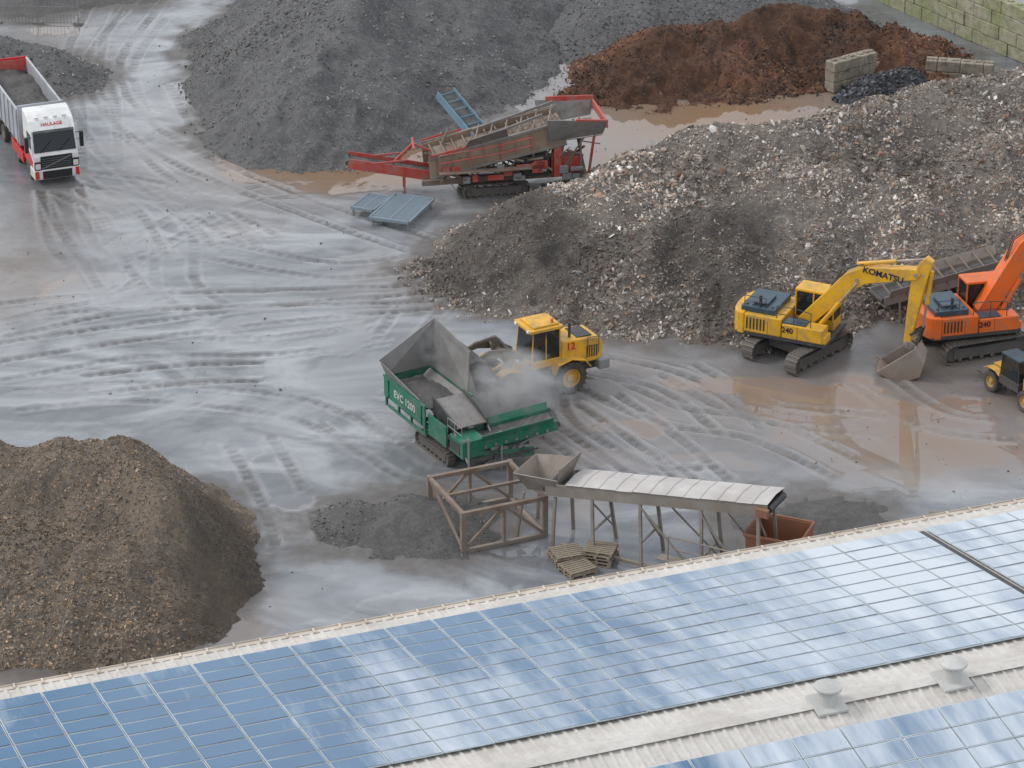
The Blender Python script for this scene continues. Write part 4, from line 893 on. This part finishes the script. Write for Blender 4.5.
gd=cv.p('walkway_guard',DULL,0); railing(gd,[(CL*.55,-1.2,.9),(CL*.75,-1.2,.9),(CL*.9,-1.2,.9)],1.0,.03); gd.bb(CL*.5,CL*.95,-1.3,-.85,.85,.9)
dr=cv.p('drive_motor',RUSTO,.02); dr.bb(CL-.4,CL+.1,-.98,-.8,zc(CL)-.25,zc(CL)+.1)
cv.done()
bn=Thing("rusty_hopper_bin",P(777,582),cyaw+.1); p=bn.p('bin',RUSTO,.02)
for s in(-1,1):
    p.plate([(-1.0,s*.85,1.2),(1.0,s*.85,1.2),(1.05,s*.95,2.3),(-1.05,s*.95,2.3)],.05); p.plate([(s*1.0,-.85,1.2),(s*1.0,.85,1.2),(s*1.05,.95,2.3),(s*1.05,-.95,2.3)],.05)
p.beam((-1.08,-.98,2.3),(1.08,-.98,2.3),.1,.12); p.beam((-1.08,.98,2.3),(1.08,.98,2.3),.1,.12); p.beam((-1.08,-.98,2.3),(-1.08,.98,2.3),.1,.12); p.beam((1.08,-.98,2.3),(1.08,.98,2.3),.1,.12)
p.bb(-1,1,-.85,.85,1.15,1.22)
for a in(-1,1):
    for b in(-1,1): p.beam((a*.9,b*.8,0),(a*.9,b*.8,1.2),.12,.12)
bn.done()
ya=P(880,320); yb=P(1000,300); sc=Thing("stockpile_conveyor",ya,math.atan2(yb[1]-ya[1],yb[0]-ya[0]))
LL=math.hypot(yb[0]-ya[0],yb[1]-ya[1]); conveyor(sc,(-.2,0,1.2),(LL,0,1.9),1.3,DULL,BELT,.45)
for x in(.6,LL*.5,LL-.6):
    for s in(-1,1): sc.p('legs',GRY,.01).beam((x,s*.6,1.3),(x,s*.8,0),.1,.1)
for s in(-1,1): sc.p('skirt_boards',DULL,.01).plate([(0,s*.66,1.4),(LL,s*.66,2.1),(LL,s*.85,2.5),(0,s*.85,1.8)],.03)
for k in range(9): sc.p('rust_frames',RUST,.01).beam((.2+k*LL/9,-.9,1.35+k*.08),(.2+k*LL/9,.9,1.75+k*.08),.06,.08)
sc.done()
def pallets(loc,yaw,n):
    t=Thing("pallet_stack",loc,yaw); p=t.p('planks',WOOD,.004)
    for k in range(n):
        t.T=TR(random.uniform(-.05,.05),random.uniform(-.05,.05),k*.145)@RZ(random.uniform(-.06,.06))
        for j in range(7): p.bb(-.6,.6,-.5+j*.15,-.5+j*.15+.1,.12,.14)
        for j in range(3):
            p.bb(-.6,.6,-.5+j*.45,-.4+j*.45,0,.02)
            for i in range(3): p.bb(-.6+i*.53,-.46+i*.53,-.5+j*.45,-.4+j*.45,.02,.10)
        for i in range(3): p.bb(-.6+i*.53,-.46+i*.53,-.5,.5,.10,.12)
    t.T=Matrix.Identity(4); t.done()
pallets((*P(566,560),0),.35,3); pallets((*P(578,572),0),.5,2); pallets((*P(600,560),0),-.35,4)
cbm=Thing("concrete_barrier",P(962,520),.05); p=cbm.p('barrier',CONC,.03); p.bb(-1.3,1.3,-.25,.25,.0,.3); cbm.done()
# ------------------------------------------------------------------ telehandler
tyaw=math.radians(118); th=Thing("telehandler",P(1024,397),tyaw,.92)
for x in(-1.3,1.3):
    for s in(-1,1): wheel(th,x,s*.9,.52,.4,YEL)
p=th.p('body',YEL,.05); p.bb(-1.9,1.9,-.45,.45,.65,1.15); p.bb(-2.1,-.9,-.85,.85,.75,1.5); p.bb(-.8,.9,-.95,-.4,.7,1.3)
p.strip([(.7,1.0),(1.0,1.15),(1.6,1.15),(1.9,1.0)],.65,1.05,.04); p.strip([(.7,1.0),(1.0,1.15),(1.6,1.15),(1.9,1.0)],-1.05,-.65,.04)
cf=th.p('cab_frame',DRK,.03)
for (x,y) in((-.7,.15),(-.7,.95),(.7,.15),(.7,.95)): cf.beam((x,y,1.0),(x*.85,y,2.2),.07,.07)
cf.bb(-.75,.75,.1,1.0,.7,1.15); th.p('cab_roof',BLU,.04).bb(-.7,.68,.1,1.0,2.2,2.32)
gl=th.p('cab_windows',GLS,0); gl.bb(-.6,.6,.97,.985,1.17,2.2); gl.bb(-.6,.6,.11,.125,1.17,2.2); gl.bb(.62,.635,.2,.9,1.17,2.2); gl.bb(-.66,-.645,.2,.9,1.17,2.2)
bm=th.p('telescopic_boom',YEL,.03); bm.beam((-1.8,-.15,1.75),(1.7,-.15,1.2),.3,.35); bm.beam((1.6,-.15,1.2),(1.95,-.15,.5),.2,.25)
th.p('fork_carriage',DRK,.01).bb(1.95,2.05,-.6,.6,.2,.9); th.p('fork_carriage',DRK).bb(2.05,3.1,-.5,-.38,.2,.25); th.p('fork_carriage',DRK).bb(2.05,3.1,.38,.5,.2,.25)
th.done()
fp=Thing("mesh_fence_panel",P(38,24),math.radians(-3)); p=fp.p('panel',GRY,0)
for k in range(24): p.beam((-2.4+k*.21,0,.1),(-2.4+k*.21,0,2.0),.025,.025)
for z in(.1,.6,1.1,1.6,2.0): p.beam((-2.45,0,z),(2.5,0,z),.035,.035)
for x in(-2.45,0,2.45): p.beam((x,0,0),(x,0,2.1),.06,.06); p.bb(x-.3,x+.3,-.12,.12,0,.14)
fp.done()
# ------------------------------------------------------------------ dust / vapour off the dumped load
def steam(u,v,z,r,dens,seed):
    x,y=P(u,v,z)
    bpy.ops.mesh.primitive_uv_sphere_add(segments=16,ring_count=8,radius=1,location=(x,y,z)); o=bpy.context.object; o.name="dust_cloud"; o.scale=r
    m=bpy.data.materials.new("dust_vapour"); m.use_nodes=True; nt=m.node_tree; nt.nodes.clear(); o2=nt.nodes.new("ShaderNodeOutputMaterial"); pv=nt.nodes.new("ShaderNodeVolumeScatter")
    tc=nt.nodes.new("ShaderNodeTexCoord"); ln=nt.nodes.new("ShaderNodeVectorMath"); ln.operation='LENGTH'; nt.links.new(tc.outputs['Object'],ln.inputs[0])
    fall=mth(nt,'POWER',mth(nt,'SUBTRACT',1.0,ln.outputs['Value'],True),1.1)
    mp=nt.nodes.new("ShaderNodeMapping"); mp.inputs['Location'].default_value=(seed,seed*2,0); nt.links.new(tc.outputs['Object'],mp.inputs[0])
    ns=ramp(nt,noise(nt,2.0,3,.6,mp.outputs[0],.6),.40,.62)
    nt.links.new(mth(nt,'MULTIPLY',mth(nt,'MULTIPLY',fall,ns),dens),pv.inputs['Density']); pv.inputs['Color'].default_value=(.98,.98,.98,1); pv.inputs['Anisotropy'].default_value=.1
    nt.links.new(pv.outputs[0],o2.inputs['Volume']); o.data.materials.append(m)
    try: m.cycles.volume_step_rate=4.0
    except Exception: pass
steam(515,392,2.2,(2.7,2.0,2.0),3.4,3.0)
steam(438,345,3.2,(1.1,1.1,1.1),2.0,8.0)
